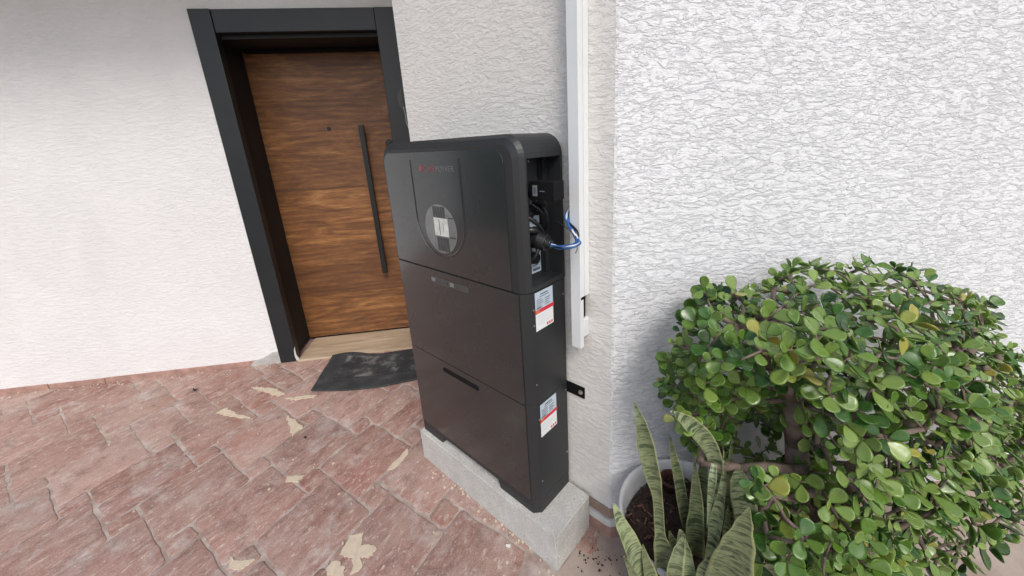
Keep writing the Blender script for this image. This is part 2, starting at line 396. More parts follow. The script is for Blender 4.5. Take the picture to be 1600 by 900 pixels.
SNAKE= {'a': [[1.214, -0.21, 0.239, 0.0283], [1.201, -0.224, 0.336, 0.0274], [1.188, -0.224, 0.411, 0.0223], [1.176, -0.222, 0.463, 0.0127], [1.165, -0.219, 0.554, 0.0124], [1.149, -0.222, 0.624, 0.02], [1.129, -0.214, 0.682, 0.0215], [1.109, -0.207, 0.741, 0.0139], [1.082, -0.191, 0.777, 0.0008]], 'b': [[1.267, -0.063, 0.332, 0.0121], [1.266, -0.065, 0.467, 0.0134], [1.259, -0.072, 0.554, 0.0146], [1.249, -0.098, 0.644, 0.0188], [1.232, -0.131, 0.71, 0.0212], [1.212, -0.168, 0.762, 0.0176], [1.196, -0.201, 0.799, 0.01], [1.18, -0.218, 0.816, 0.0007]], 'c': [[1.257, -0.119, 0.64, 0.0061], [1.262, -0.143, 0.615, 0.0091], [1.264, -0.155, 0.56, 0.0061], [1.267, -0.167, 0.495, 0.0008]], 'd': [[1.195, -0.29, 0.321, 0.0232], [1.182, -0.334, 0.461, 0.0231], [1.168, -0.364, 0.564, 0.0192], [1.152, -0.381, 0.626, 0.0134], [1.136, -0.384, 0.671, 0.0027]], 'e': [[1.236, -0.097, 0.269, 0.0211], [1.228, -0.106, 0.377, 0.0239], [1.222, -0.098, 0.465, 0.0168], [1.213, -0.093, 0.54, 0.01], [1.204, -0.088, 0.602, 0.0008]], 'f': [[1.272, -0.118, 0.314, 0.0151], [1.272, -0.117, 0.382, 0.0131], [1.272, -0.102, 0.454, 0.0162], [1.274, -0.085, 0.534, 0.0096], [1.271, -0.074, 0.594, 0.0048], [1.263, -0.067, 0.653, 0.0008]], 'g': [[1.395, -0.012, 0.167, 0.0347], [1.368, -0.042, 0.308, 0.0349], [1.342, -0.056, 0.422, 0.0324], [1.32, -0.065, 0.519, 0.0285], [1.306, -0.065, 0.576, 0.022], [1.3, -0.072, 0.611, 0.0078]], 'h': [[1.327, -0.22, 0.352, 0.0471], [1.334, -0.227, 0.47, 0.0434], [1.34, -0.221, 0.548, 0.0327], [1.344, -0.216, 0.606, 0.0187], [1.347, -0.213, 0.644, 0.0079], [1.348, -0.212, 0.663, 0.0007]], 'i': [[1.385, -0.082, 0.247, 0.0227], [1.393, -0.089, 0.364, 0.0217], [1.405, -0.091, 0.445, 0.0135], [1.416, -0.094, 0.504, 0.0007]], 'j': [[1.259, -0.191, 0.251, 0.0228], [1.247, -0.204, 0.346, 0.0206], [1.234, -0.203, 0.409, 0.0172], [1.223, -0.2, 0.449, 0.0125], [1.22, -0.204, 0.485, 0.0046]], 'k': [[1.194, -0.35, 0.418, 0.0114], [1.184, -0.376, 0.492, 0.0096], [1.178, -0.397, 0.551, 0.0053], [1.171, -0.405, 0.578, 0.0007]], 'l': [[1.286, -0.221, 0.307, 0.0246], [1.289, -0.217, 0.403, 0.0239], [1.296, -0.21, 0.457, 0.0162], [1.302, -0.203, 0.495, 0.0044]], 'm': [[1.242, -0.18, 0.254, 0.0249], [1.216, -0.178, 0.342, 0.0231], [1.198, -0.183, 0.398, 0.0131], [1.189, -0.192, 0.444, 0.0016]], 'o': [[1.24, -0.241, 0.284, 0.0221], [1.229, -0.252, 0.397, 0.0197], [1.227, -0.226, 0.448, 0.0138], [1.23, -0.207, 0.483, 0.0008]], 'p': [[1.242, -0.017, 0.131, 0.023], [1.23, -0.03, 0.288, 0.022], [1.217, -0.03, 0.421, 0.0161], [1.209, -0.024, 0.587, 0.0103], [1.191, -0.028, 0.664, 0.0009]], 'q': [[1.32, -0.006, 0.195, 0.0217], [1.297, -0.002, 0.34, 0.0213], [1.276, -0.009, 0.49, 0.0137], [1.267, -0.004, 0.628, 0.0008]], 'r': [[1.429, -0.094, 0.287, 0.0247], [1.408, -0.117, 0.387, 0.0209], [1.393, -0.133, 0.457, 0.0116], [1.382, -0.145, 0.509, 0.0007]], 's': [[1.214, -0.299, 0.32, 0.0182], [1.198, -0.316, 0.431, 0.0161], [1.186, -0.33, 0.505, 0.0085], [1.181, -0.335, 0.545, 0.0007]], 't': [[1.21, -0.081, 0.325, 0.0142], [1.188, -0.09, 0.432, 0.0157], [1.171, -0.095, 0.523, 0.0137], [1.151, -0.101, 0.611, 0.0067], [1.147, -0.106, 0.653, 0.0008]], 'n': [[1.335, -0.108, 0.261, 0.0164], [1.311, -0.104, 0.347, 0.0147], [1.297, -0.09, 0.43, 0.0114], [1.291, -0.082, 0.502, 0.0008]]}
JADE= [[1.242, 0.168, 0.977], [1.433, 0.203, 1.021], [1.48, 0.021, 0.349], [1.311, -0.026, 1.004], [1.328, -0.18, 1.001], [1.369, 0.169, 0.461], [1.588, 0.051, 0.804], [1.291, 0.027, 0.882], [1.378, -0.09, 0.604], [1.786, 0.521, 0.584], [1.419, 0.002, 0.933], [1.269, -0.201, 0.966], [1.175, -0.046, 0.693], [1.529, 0.122, 0.583], [1.27, -0.034, 0.781], [1.557, 0.016, 0.863], [1.426, -0.038, 0.55], [1.539, 0.123, 0.99], [1.522, 0.009, 1.005], [1.115, -0.051, 0.778], [1.602, 0.579, 0.947], [1.258, 0.031, 0.704], [1.229, 0.091, 0.5], [1.658, 0.223, 0.85], [1.519, -0.025, 0.872], [1.411, -0.034, 1.01], [1.2, 0.035, 0.577], [1.303, -0.003, 0.78], [1.27, 0.111, 0.66], [1.722, 0.302, 0.71], [1.537, -0.006, 0.581], [1.62, 0.173, 0.218], [1.798, 0.368, 0.485], [1.951, 0.881, 0.339], [1.399, 0.052, 0.545], [1.357, 0.032, 0.775], [1.607, 0.071, 0.644], [1.575, 0.452, 0.999], [1.619, 0.22, 0.743], [1.753, 0.319, 0.255], [1.685, 0.443, 0.888], [1.773, 0.5, 0.531], [1.821, 0.55, 0.658], [1.551, 0.217, 0.261], [1.828, 0.715, 0.723], [1.496, -0.051, 0.92], [1.603, 0.066, 0.851], [1.664, 0.222, 0.279], [1.478, 0.002, 0.499], [1.372, 0.006, 1.017], [1.419, -0.046, 0.432], [1.149, 0.094, 0.973], [1.414, -0.14, 0.998], [1.614, 0.215, 0.532], [1.902, 0.787, 0.418], [1.764, 0.56, 0.474], [1.751, 0.452, 0.497], [1.391, 0.107, 0.904], [1.42, -0.044, 0.635], [1.469, 0.243, 0.492], [1.415, 0.098, 0.604], [1.684, 0.244, 0.329], [1.369, -0.055, 0.875], [1.788, 0.357, 0.395], [1.22, 0.141, 0.443], [1.667, 0.276, 0.44], [1.757, 0.442, 0.455], [1.444, 0.146, 0.561], [1.581, 0.061, 0.948], [1.711, 0.457, 0.555], [1.417, -0.079, 0.887], [1.469, -0.037, 0.753], [1.961, 0.914, 0.276], [1.841, 0.414, 0.432], [1.599, 0.151, 0.263], [1.629, 0.291, 0.941], [1.177, -0.093, 0.907], [1.569, 0.03, 0.702], [1.652, 0.12, 0.661], [1.854, 0.548, 0.361], [1.434, 0.245, 1.027], [1.498, -0.048, 0.798], [1.779, 0.6, 0.728], [1.758, 0.714, 0.771], [1.573, 0.123, 0.359], [1.458, 0.115, 0.309], [1.522, 0.426, 0.95], [1.824, 0.656, 0.686], [1.521, 0.424, 1.019], [1.575, 0.172, 0.891], [1.537, -0.006, 0.944], [1.84, 0.533, 0.437], [1.509, 0.237, 0.59], [1.612, 0.349, 0.787], [1.572, 0.239, 0.224], [1.292, -0.154, 0.993], [1.73, 0.537, 0.774], [1.743, 0.308, 0.336], [1.493, -0.053, 0.992], [1.258, 0.191, 0.561], [1.657, 0.261, 0.789], [1.276, 0.188, 0.994], [1.692, 0.23, 0.605], [1.711, 0.273, 0.466], [1.603, 0.366, 0.846], [1.349, 0.102, 0.82], [1.732, 0.52, 0.684], [1.435, -0.11, 0.909], [1.244, -0.141, 0.995], [1.622, 0.36, 0.738], [1.726, 0.289, 0.242], [1.468, 0.399, 1.031], [1.231, -0.085, 0.829], [1.266, 0.028, 0.824], [1.316, -0.148, 0.935], [1.332, 0.078, 0.72], [1.591, 0.054, 0.748], [1.299, 0.07, 0.81], [1.596, 0.148, 0.389], [1.431, 0.313, 0.956], [1.221, 0.112, 0.937], [1.628, 0.094, 0.719], [1.262, 0.125, 0.614], [1.825, 0.758, 0.71], [1.112, 0.014, 0.752], [1.761, 0.328, 0.416], [1.387, -0.081, 0.457], [1.715, 0.543, 0.864], [1.479, -0.068, 0.954], [1.609, 0.346, 0.607], [1.59, 0.325, 0.484], [1.701, 0.334, 0.63], [1.691, 0.239, 0.649], [2.001, 1.015, 0.436], [1.586, 0.32, 0.542], [1.901, 0.742, 0.562], [1.226, -0.052, 1.001], [1.825, 0.516, 0.385], [1.453, -0.097, 0.992], [1.555, 0.257, 0.942], [1.849, 0.702, 0.653], [1.434, 0.148, 0.515], [1.294, 0.124, 1.017], [1.481, 0.075, 0.496], [1.271, 0.084, 0.751], [1.336, 0.16, 1.008], [1.559, 0.291, 0.639], [1.472, -0.069, 0.629], [1.215, 0.095, 0.636], [1.434, 0.019, 0.88], [1.765, 0.332, 0.501], [1.312, 0.248, 1.032], [1.596, 0.059, 0.562], [1.431, -0.122, 0.949], [1.353, 0.001, 0.491], [1.673, 0.447, 0.747], [1.731, 0.483, 0.661], [1.555, 0.375, 0.9], [1.351, -0.013, 0.882], [1.278, 0.244, 0.543], [1.468, 0.191, 0.8], [1.389, 0.08, 1.018], [1.644, 0.248, 0.501], [1.608, 0.092, 0.899], [1.206, -0.024, 0.976], [1.581, 0.131, 0.309], [1.494, 0.036, 0.416], [1.433, 0.055, 0.66], [1.729, 0.292, 0.516], [1.21, -0.089, 0.991], [1.492, 0.305, 1.017], [1.649, 0.361, 0.933], [1.604, 0.203, 0.485], [1.537, 0.131, 0.791], [1.495, 0.085, 0.746], [1.159, 0.006, 0.746], [1.206, -0.134, 0.91], [1.235, 0.028, 0.625], [1.375, 0.217, 0.427], [1.481, 0.181, 0.954], [1.341, -0.06, 0.948], [1.67, 0.54, 0.927], [1.243, -0.13, 0.831], [1.506, 0.233, 0.775], [1.52, 0.112, 0.523], [1.551, 0.162, 0.927], [1.491, -0.056, 0.871], [1.34, -0.092, 0.901], [1.865, 0.778, 0.601], [1.383, 0.144, 0.498], [1.773, 0.644, 0.747], [1.51, 0.101, 0.648], [1.293, -0.058, 0.827], [1.743, 0.308, 0.465], [1.421, 0.081, 0.958], [1.155, 0.03, 0.578], [1.433, 0.088, 0.467], [1.381, 0.138, 0.784], [1.516, 0.146, 0.387], [1.466, -0.026, 0.678], [1.51, 0.237, 0.831], [1.724, 0.324, 0.596], [1.798, 0.369, 0.326], [1.382, 0.032, 0.369], [1.721, 0.284, 0.389], [1.632, 0.187, 0.376], [1.767, 0.334, 0.358], [1.123, 0.032, 0.839], [1.934, 0.833, 0.386], [1.631, 0.233, 0.629], [1.174, -0.024, 0.927], [1.422, 0.028, 1.008], [1.803, 0.562, 0.55], [1.41, 0.205, 0.656], [1.538, 0.084, 0.353], [1.633, 0.402, 0.907], [1.527, 0.039, 0.491], [1.962, 0.945, 0.43], [1.578, 0.176, 0.748], [1.46, 0.445, 1.011], [1.396, -0.071, 0.543], [1.786, 0.465, 0.622], [1.381, 0.033, 0.963], [1.295, -0.064, 0.943], [1.634, 0.246, 0.906], [1.624, 0.297, 0.215], [1.628, 0.182, 0.328], [1.734, 0.396, 0.695], [1.687, 0.617, 0.902], [1.19, -0.001, 0.622], [1.304, -0.222, 0.994], [1.591, 0.365, 0.968], [1.652, 0.256, 0.571], [1.447, 0.069, 1.005], [1.569, 0.029, 0.584], [1.478, 0.25, 0.97], [1.65, 0.268, 0.387], [1.212, -0.143, 0.859], [1.143, -0.044, 0.807], [1.501, -0.045, 0.693], [1.662, 0.15, 0.777], [1.81, 0.382, 0.527], [1.541, 0.135, 0.456], [1.529, -0.015, 0.644], [1.714, 0.365, 0.539], [1.516, -0.028, 0.73], [1.595, 0.193, 0.704], [1.514, 0.242, 0.706], [1.56, 0.108, 0.396], [1.871, 0.681, 0.453], [1.52, 0.23, 1.0], [1.914, 0.613, 0.317], [1.403, 0.055, 0.397], [1.226, 0.069, 0.923], [1.544, 0.138, 0.889], [1.322, 0.214, 0.556], [1.923, 0.868, 0.433], [1.467, 0.116, 0.591], [1.229, -0.015, 0.632], [1.785, 0.822, 0.786], [1.447, -0.015, 0.413], [1.376, -0.092, 0.65], [1.59, 0.105, 0.469], [1.387, 0.198, 1.034], [1.792, 0.48, 0.217], [1.29, -0.093, 0.859], [1.253, 0.23, 0.968], [1.465, -0.085, 0.893], [1.472, 0.059, 0.905], [1.563, 0.022, 0.751], [2.0, 1.035, 0.298], [1.379, 0.282, 0.382], [1.369, 0.155, 1.033], [1.541, 0.307, 1.004], [1.445, 0.025, 0.695], [1.829, 0.402, 0.374], [1.429, 0.205, 0.906], [1.39, 0.144, 0.657], [1.654, 0.263, 0.865], [1.486, 0.075, 0.825], [1.607, 0.143, 0.921], [1.478, 0.137, 0.223], [1.434, 0.089, 0.726], [1.699, 0.32, 0.462], [1.161, -0.002, 0.796], [1.108, 0.068, 0.885], [1.421, 0.069, 0.575], [1.613, 0.469, 0.956], [1.567, 0.163, 0.493], [1.426, -0.038, 0.356], [1.116, 0.021, 0.881], [1.446, 0.103, 0.417], [1.73, 0.563, 0.713], [1.627, 0.605, 0.917], [1.69, 0.323, 0.826], [1.533, 0.126, 0.844], [1.38, 0.086, 0.762], [1.844, 0.613, 0.5], [1.407, 0.032, 0.74], [1.542, 0.207, 0.204], [1.88, 0.705, 0.6], [1.4, -0.015, 0.814], [1.401, -0.138, 1.039], [1.467, 0.394, 0.975], [1.556, 0.331, 0.958], [1.769, 0.556, 0.769], [1.313, 0.19, 1.035], [1.697, 0.241, 0.509], [1.443, -0.099, 1.037], [1.739, 0.342, 0.711], [1.658, 0.325, 0.886], [1.636, 0.192, 0.268], [1.48, 0.086, 0.561], [1.369, 0.018, 0.433], [1.394, 0.137, 0.978], [1.36, -0.11, 0.57], [1.75, 0.407, 0.769], [1.518, 0.11, 0.948], [1.626, 0.183, 0.893], [1.441, 0.162, 0.853], [1.284, -0.086, 0.994], [1.157, 0.072, 0.535], [1.709, 0.361, 0.392], [1.657, 0.15, 0.564], [1.194, -0.049, 0.762], [1.615, 0.251, 0.947], [1.429, 0.266, 0.933], [1.564, 0.16, 0.823], [1.49, 0.216, 0.646], [1.288, 0.173, 0.609], [1.672, 0.231, 0.371], [1.698, 0.258, 0.415], [1.432, 0.131, 1.012], [1.418, 0.048, 0.805], [1.703, 0.248, 0.79], [1.879, 0.693, 0.496], [1.52, 0.085, 0.993], [1.681, 0.424, 0.501], [1.757, 0.442, 0.222], [1.535, 0.265, 0.515], [1.52, 0.254, 0.89], [1.141, 0.005, 0.954], [1.26, 0.131, 0.939], [1.889, 0.73, 0.397], [1.813, 0.384, 0.433], [1.277, 0.094, 0.919], [1.678, 0.487, 0.883], [1.639, 0.379, 0.687], [1.696, 0.452, 0.797], [1.347, 0.106, 1.032], [1.238, 0.023, 0.901], [1.826, 0.517, 0.282], [1.927, 0.906, 0.612], [1.239, -0.17, 0.888], [1.642, 0.439, 0.84], [1.469, 0.189, 1.009], [1.357, 0.005, 0.569], [1.494, -0.037, 0.574], [1.255, 0.012, 0.992], [1.907, 0.805, 0.598], [1.517, 0.489, 0.983], [1.749, 0.527, 0.427], [1.197, 0.053, 0.998], [1.208, -0.044, 0.653], [1.368, -0.077, 1.016], [1.357, 0.274, 1.04], [1.454, -0.018, 0.62], [1.632, 0.12, 0.535], [1.647, 0.25, 0.717], [1.524, 0.187, 0.286], [1.735, 0.601, 0.729], [1.303, 0.088, 0.978], [1.682, 0.355, 0.782], [1.523, 0.189, 0.996], [1.35, 0.105, 0.684], [1.445, 0.328, 1.04], [1.518, 0.063, 0.439], [1.172, 0.036, 0.662], [1.513, 0.057, 0.312], [1.81, 0.658, 0.736], [1.782, 0.461, 0.579], [1.097, 0.056, 0.639], [1.108, -0.031, 0.735], [1.372, 0.193, 0.685], [1.907, 0.777, 0.348], [1.221, -0.004, 0.706], [1.247, -0.052, 0.952], [1.236, -0.091, 0.918], [1.142, -0.075, 0.84], [1.647, 0.115, 0.845], [1.55, 0.196, 0.342], [1.633, 0.371, 0.461], [1.775, 0.435, 0.656], [1.151, -0.016, 0.658], [1.787, 0.474, 0.354], [1.435, 0.261, 0.472], [1.539, 0.269, 0.724], [1.428, -0.01, 0.78], [1.429, 0.084, 0.296], [1.702, 0.259, 0.695], [1.981, 0.949, 0.379], [1.687, 0.218, 0.726], [1.87, 0.565, 0.215], [1.752, 0.64, 0.814], [1.232, 0.132, 0.49], [1.704, 0.266, 0.201], [1.886, 0.829, 0.67], [1.352, 0.161, 0.935], [1.691, 0.3, 0.541], [1.494, 0.117, 0.412], [1.68, 0.565, 0.857], [1.473, 0.243, 1.015], [1.807, 0.578, 0.411], [1.435, -0.028, 0.478], [1.626, 0.468, 0.869], [1.18, -0.117, 0.872], [1.479, 0.203, 0.72], [1.905, 0.953, 0.633], [1.204, -0.096, 0.778], [1.429, 0.084, 0.349], [1.659, 0.484, 0.842], [1.897, 0.812, 0.497], [1.756, 0.44, 0.37], [1.092, 0.007, 0.69], [1.607, 0.206, 0.589], [1.669, 0.275, 0.621], [1.711, 0.349, 0.435], [1.467, 0.25, 0.901], [1.355, 0.091, 0.983], [1.908, 0.838, 0.624], [1.79, 0.478, 0.433], [1.872, 0.778, 0.654], [1.468, -0.081, 0.846], [1.636, 0.103, 0.628], [1.331, 0.012, 1.022], [1.598, 0.197, 0.424], [1.639, 0.398, 0.796], [1.165, 0.03, 0.895], [1.402, 0.171, 0.731], [1.815, 0.645, 0.589], [1.161, 0.04, 0.984], [1.614, 0.513, 0.9], [1.569, 0.118, 0.264], [1.329, 0.067, 0.851], [1.637, 0.28, 0.329], [1.498, 0.361, 1.014], [1.846, 0.614, 0.631], [1.972, 0.962, 0.23], [1.712, 0.579, 0.767], [1.452, -0.01, 0.339], [1.667, 0.408, 0.569], [1.199, 0.051, 0.528], [1.801, 0.622, 0.548], [1.899, 0.745, 0.455], [1.467, 0.055, 0.952], [1.458, -0.003, 0.454], [1.67, 0.331, 0.3], [1.441, 0.097, 0.232], [1.188, 0.08, 0.953], [1.398, 0.05, 0.445], [1.248, 0.056, 0.992], [1.634, 0.1, 0.802], [1.489, 0.149, 0.307], [1.598, 0.061, 0.701], [1.597, 0.184, 0.955], [1.702, 0.47, 0.852], [1.927, 0.829, 0.301], [1.741, 0.367, 0.59], [1.854, 0.88, 0.678], [1.974, 1.001, 0.487], [1.668, 0.189, 0.516], [1.94, 0.835, 0.512], [1.55, 0.281, 0.559], [1.405, 0.097, 0.536], [1.631, 0.54, 0.946], [1.557, 0.535, 0.988], [1.531, -0.012, 0.794], [1.374, -0.177, 1.018], [1.708, 0.279, 0.601], [1.659, 0.351, 0.823], [1.724, 0.587, 0.865], [1.431, -0.049, 0.833], [1.735, 0.668, 0.88], [1.783, 0.352, 0.534], [1.351, 0.196, 0.592], [1.335, 0.146, 0.741], [1.305, -0.03, 0.86], [1.47, 0.129, 0.352], [1.604, 0.275, 0.275], [1.566, 0.026, 0.919], [1.247, -0.007, 0.955], [1.763, 0.599, 0.679], [1.394, 0.238, 1.004], [1.598, 0.197, 0.837], [1.401, 0.118, 0.845], [1.712, 0.274, 0.279], [1.563, 0.041, 0.532], [1.802, 0.517, 0.694], [1.572, 0.033, 0.642], [1.379, 0.064, 0.717], [1.526, 0.071, 0.267], [1.813, 0.657, 0.355], [1.735, 0.417, 0.297], [1.953, 0.955, 0.507], [1.564, 0.024, 0.963], [1.287, -0.11, 0.936], [1.572, 0.435, 0.919], [1.738, 0.422, 0.727], [1.596, 0.278, 0.911], [1.362, 0.232, 0.963], [1.342, 0.058, 1.028], [1.127, 0.019, 0.622], [1.666, 0.176, 0.837], [1.592, 0.327, 0.82], [1.319, -0.124, 1.001], [1.343, 0.235, 0.401], [1.662, 0.462, 0.93], [1.762, 0.329, 0.565], [1.79, 0.564, 0.703], [1.127, 0.079, 0.938], [1.458, 0.051, 0.773], [1.416, 0.144, 0.92], [1.613, 0.149, 0.432], [1.377, 0.313, 0.997], [1.338, -0.021, 0.828], [1.693, 0.437, 0.593], [1.156, -0.069, 0.763], [1.828, 0.687, 0.604], [1.735, 0.405, 0.484], [1.695, 0.51, 0.848], [1.223, -0.078, 0.702], [1.391, -0.013, 0.896], [1.834, 0.692, 0.48], [1.435, 0.155, 0.81], [1.509, -0.002, 0.537], [1.222, 0.002, 0.791], [1.714, 0.417, 0.811], [1.934, 0.85, 0.267], [1.233, -0.016, 0.847], [1.67, 0.412, 0.724], [1.208, 0.104, 0.555], [1.309, 0.198, 0.64], [1.411, 0.176, 0.484], [1.767, 0.606, 0.776], [1.634, 0.236, 0.44], [1.557, 0.486, 0.958], [1.167, 0.134, 0.971], [1.172, -0.051, 0.957], [1.774, 0.568, 0.635], [1.584, 0.247, 0.303], [1.842, 0.534, 0.216], [1.727, 0.485, 0.526], [1.657, 0.261, 0.665], [1.738, 0.443, 0.788], [1.945, 0.913, 0.403], [1.498, 0.36, 0.933], [1.93, 0.855, 0.565], [1.244, 0.054, 0.658], [1.462, 0.049, 0.85], [1.676, 0.676, 0.894], [1.353, 0.084, 0.9], [1.227, -0.141, 0.956], [1.241, -0.044, 0.745], [1.714, 0.395, 0.218], [1.431, 0.024, 0.835], [1.538, -0.005, 0.687], [1.585, 0.127, 0.961], [1.771, 0.457, 0.293], [1.473, 0.132, 0.272], [1.844, 0.419, 0.477], [1.823, 0.814, 0.697], [1.714, 0.276, 0.325], [1.81, 0.654, 0.422], [1.604, 0.34, 0.65], [1.714, 0.296, 0.644], [1.367, 0.027, 0.84], [1.705, 0.589, 0.807], [1.291, -0.004, 0.956], [1.605, 0.204, 0.781], [1.374, -0.094, 0.499], [1.756, 0.404, 0.535], [1.786, 0.476, 0.711], [1.883, 0.719, 0.342], [1.818, 0.594, 0.713], [1.387, -0.112, 0.936], [1.455, 0.107, 0.503], [1.203, 0.005, 0.751], [1.432, 0.403, 1.007], [1.399, 0.278, 1.039], [1.315, 0.131, 0.684], [1.591, 0.053, 0.609], [1.694, 0.438, 0.645], [1.698, 0.321, 0.682], [1.78, 0.674, 0.697], [1.704, 0.556, 0.904], [1.152, -0.059, 0.899], [1.689, 0.53, 0.788], [1.139, -0.025, 0.85], [1.721, 0.484, 0.814], [1.572, 0.168, 0.58], [1.696, 0.465, 0.71], [1.356, 0.164, 0.646], [1.8, 0.513, 0.498], [1.309, 0.156, 0.649], [1.587, 0.209, 0.905], [1.703, 0.232, 0.561], [1.541, 0.135, 0.674], [1.626, 0.397, 0.947], [1.865, 0.56, 0.409], [1.242, -0.107, 0.871], [2.005, 1.023, 0.35], [1.398, 0.05, 0.268], [1.649, 0.324, 0.245], [1.719, 0.288, 0.766], [1.418, 0.151, 0.771], [1.285, 0.051, 0.967], [1.244, -0.176, 0.936], [1.685, 0.199, 0.808], [1.362, -0.039, 0.918], [1.4, 0.052, 0.313], [1.674, 0.28, 0.727], [1.898, 0.596, 0.266], [1.408, 0.356, 0.998], [1.673, 0.183, 0.643], [1.389, -0.031, 0.959], [1.305, 0.314, 0.48], [1.353, -0.118, 0.623], [1.802, 0.712, 0.683], [1.232, 0.068, 0.549], [1.675, 0.234, 0.226], [1.52, -0.024, 0.978], [1.578, 0.311, 0.599], [1.146, 0.02, 0.71], [1.872, 0.672, 0.547], [1.686, 0.404, 0.856], [1.725, 0.366, 0.471], [1.298, 0.289, 0.514], [1.564, 0.259, 0.986], [1.977, 0.984, 0.329], [1.414, -0.051, 0.59], [1.819, 0.661, 0.507], [1.474, 0.015, 0.305], [1.591, 0.054, 0.899], [1.755, 0.719, 0.83], [1.684, 0.275, 0.827], [1.661, 0.158, 0.694], [1.529, 0.258, 0.645], [1.51, 0.225, 0.952], [1.884, 0.581, 0.366], [1.547, 0.094, 0.293], [2.028, 1.089, 0.382], [1.457, 0.24, 0.56], [1.849, 0.636, 0.397], [1.695, 0.374, 0.253], [1.44, 0.025, 0.968], [1.553, 0.284, 0.68], [1.309, 0.141, 0.937], [1.944, 0.931, 0.556], [1.644, 0.383, 0.506], [1.331, 0.034, 0.971], [1.779, 0.685, 0.749], [1.763, 0.33, 0.301], [1.435, 0.042, 0.605], [1.246, -0.07, 0.782], [1.631, 0.369, 0.553], [1.915, 0.774, 0.511], [1.177, -0.004, 1.006], [1.32, 0.109, 0.781], [1.556, 0.287, 0.834], [1.641, 0.155, 0.863], [1.832, 0.524, 0.329], [1.72, 0.368, 0.798], [1.478, 0.202, 0.866], [1.51, 0.054, 0.371], [1.219, 0.21, 0.419], [1.593, 0.322, 0.921], [1.727, 0.714, 0.865], [1.782, 0.727, 0.719], [1.097, -0.016, 0.807], [1.856, 0.628, 0.584], [1.916, 0.811, 0.461], [1.656, 0.397, 0.646], [1.232, 0.139, 0.55], [1.74, 0.353, 0.657], [1.481, 0.123, 1.001], [1.142, 0.092, 0.494], [1.676, 0.217, 0.481], [1.429, 0.118, 0.679], [1.34, 0.316, 1.028], [1.296, 0.296, 1.007], [1.191, 0.077, 0.495], [1.775, 0.752, 0.752], [1.543, 0.137, 0.728], [1.68, 0.3, 0.768], [1.19, 0.166, 0.414], [1.722, 0.486, 0.768], [1.301, 0.029, 0.746], [1.436, 0.157, 0.966], [1.227, 0.051, 0.732], [1.857, 0.734, 0.513], [1.422, 0.23, 0.6], [1.639, 0.147, 0.499], [1.738, 0.408, 0.393], [1.699, 0.634, 0.865], [1.325, 0.185, 0.965], [1.388, 0.21, 0.468], [1.565, 0.161, 0.639], [1.408, 0.158, 0.621], [1.82, 0.559, 0.497], [1.371, -0.147, 0.97], [1.674, 0.28, 0.493], [1.236, 0.113, 0.988], [1.183, -0.108, 0.815], [1.473, 0.084, 0.698], [1.676, 0.171, 0.595], [1.286, 0.082, 0.71], [1.975, 0.922, 0.466], [1.484, 0.087, 0.455], [1.784, 0.602, 0.441], [1.555, 0.385, 1.013], [1.432, -0.164, 0.587], [1.583, -0.005, 0.559], [1.58, 0.007, 0.404], [1.561, -0.012, 0.508], [1.597, 0.03, 0.486], [1.549, 0.007, 0.375], [1.423, -0.14, 0.473], [1.397, -0.164, 0.401], [1.458, -0.062, 0.362], [1.487, -0.144, 0.504], [1.56, -0.019, 0.454], [1.568, 0.054, 0.365], [1.526, -0.03, 0.495], [1.605, 0.064, 0.39], [1.635, 0.127, 0.339], [1.448, -0.19, 0.526], [1.6, 0.029, 0.362], [1.433, -0.128, 0.52], [1.539, -0.041, 0.413], [1.424, -0.131, 0.401], [1.548, -0.064, 0.516], [1.403, -0.201, 0.442], [1.511, -0.083, 0.543], [1.386, -0.173, 0.492], [1.485, -0.13, 0.607], [1.471, -0.067, 0.475], [1.422, -0.205, 0.575], [1.611, 0.07, 0.45], [1.533, -0.071, 0.591], [1.448, -0.086, 0.535], [1.46, -0.071, 0.417], [1.438, -0.196, 0.639], [1.382, -0.162, 0.562], [1.505, -0.096, 0.484], [1.48, -0.121, 0.544], [1.406, 0.296, 0.439], [1.212, 0.058, 0.686], [1.366, 0.327, 0.304], [1.319, 0.311, 0.59], [1.328, 0.272, 0.484], [1.404, 0.418, 0.524], [1.365, 0.299, 0.573], [1.351, 0.263, 0.531], [1.327, 0.294, 0.629], [1.384, 0.312, 0.408], [1.262, 0.164, 0.675], [1.215, 0.18, 0.367], [1.411, 0.289, 0.548], [1.289, 0.272, 0.36], [1.434, 0.316, 0.401], [1.413, 0.364, 0.332], [1.362, 0.395, 0.507], [1.299, 0.198, 0.44], [1.299, 0.271, 0.32], [1.323, 0.204, 0.413], [1.405, 0.37, 0.516], [1.263, 0.197, 0.456], [1.223, 0.097, 0.586], [1.316, 0.329, 0.386], [1.29, 0.31, 0.563], [1.248, 0.236, 0.596], [1.398, 0.28, 0.586], [1.239, 0.176, 0.525], [1.227, 0.177, 0.613], [1.383, 0.388, 0.397], [1.379, 0.337, 0.639], [1.377, 0.358, 0.329], [1.192, 0.207, 0.53], [1.42, 0.363, 0.441], [1.401, 0.392, 0.564], [1.37, 0.262, 0.599], [1.407, 0.438, 0.26], [1.127, -0.097, 0.856], [1.136, -0.133, 0.814], [1.149, -0.118, 0.81], [1.172, -0.019, 1.032], [1.187, 0.027, 1.016], [1.227, 0.041, 1.016], [1.149, -0.103, 0.914], [1.294, 0.203, 1.018], [1.326, 0.297, 1.031], [1.312, 0.223, 1.01], [1.368, 0.313, 1.021], [1.353, -0.221, 0.74], [1.368, -0.205, 0.724], [1.18, -0.158, 0.755], [1.197, -0.14, 0.742]]
DU = Vector((-.6469, -.7626, 0)); DN = Vector((-.7626, .6469, 0)); Q0 = Vector((-.7812, .4611, 0))   # along the door wall, into it
def D(s, r, z): v = Q0 + DU * s + DN * r; v.z = z; return v
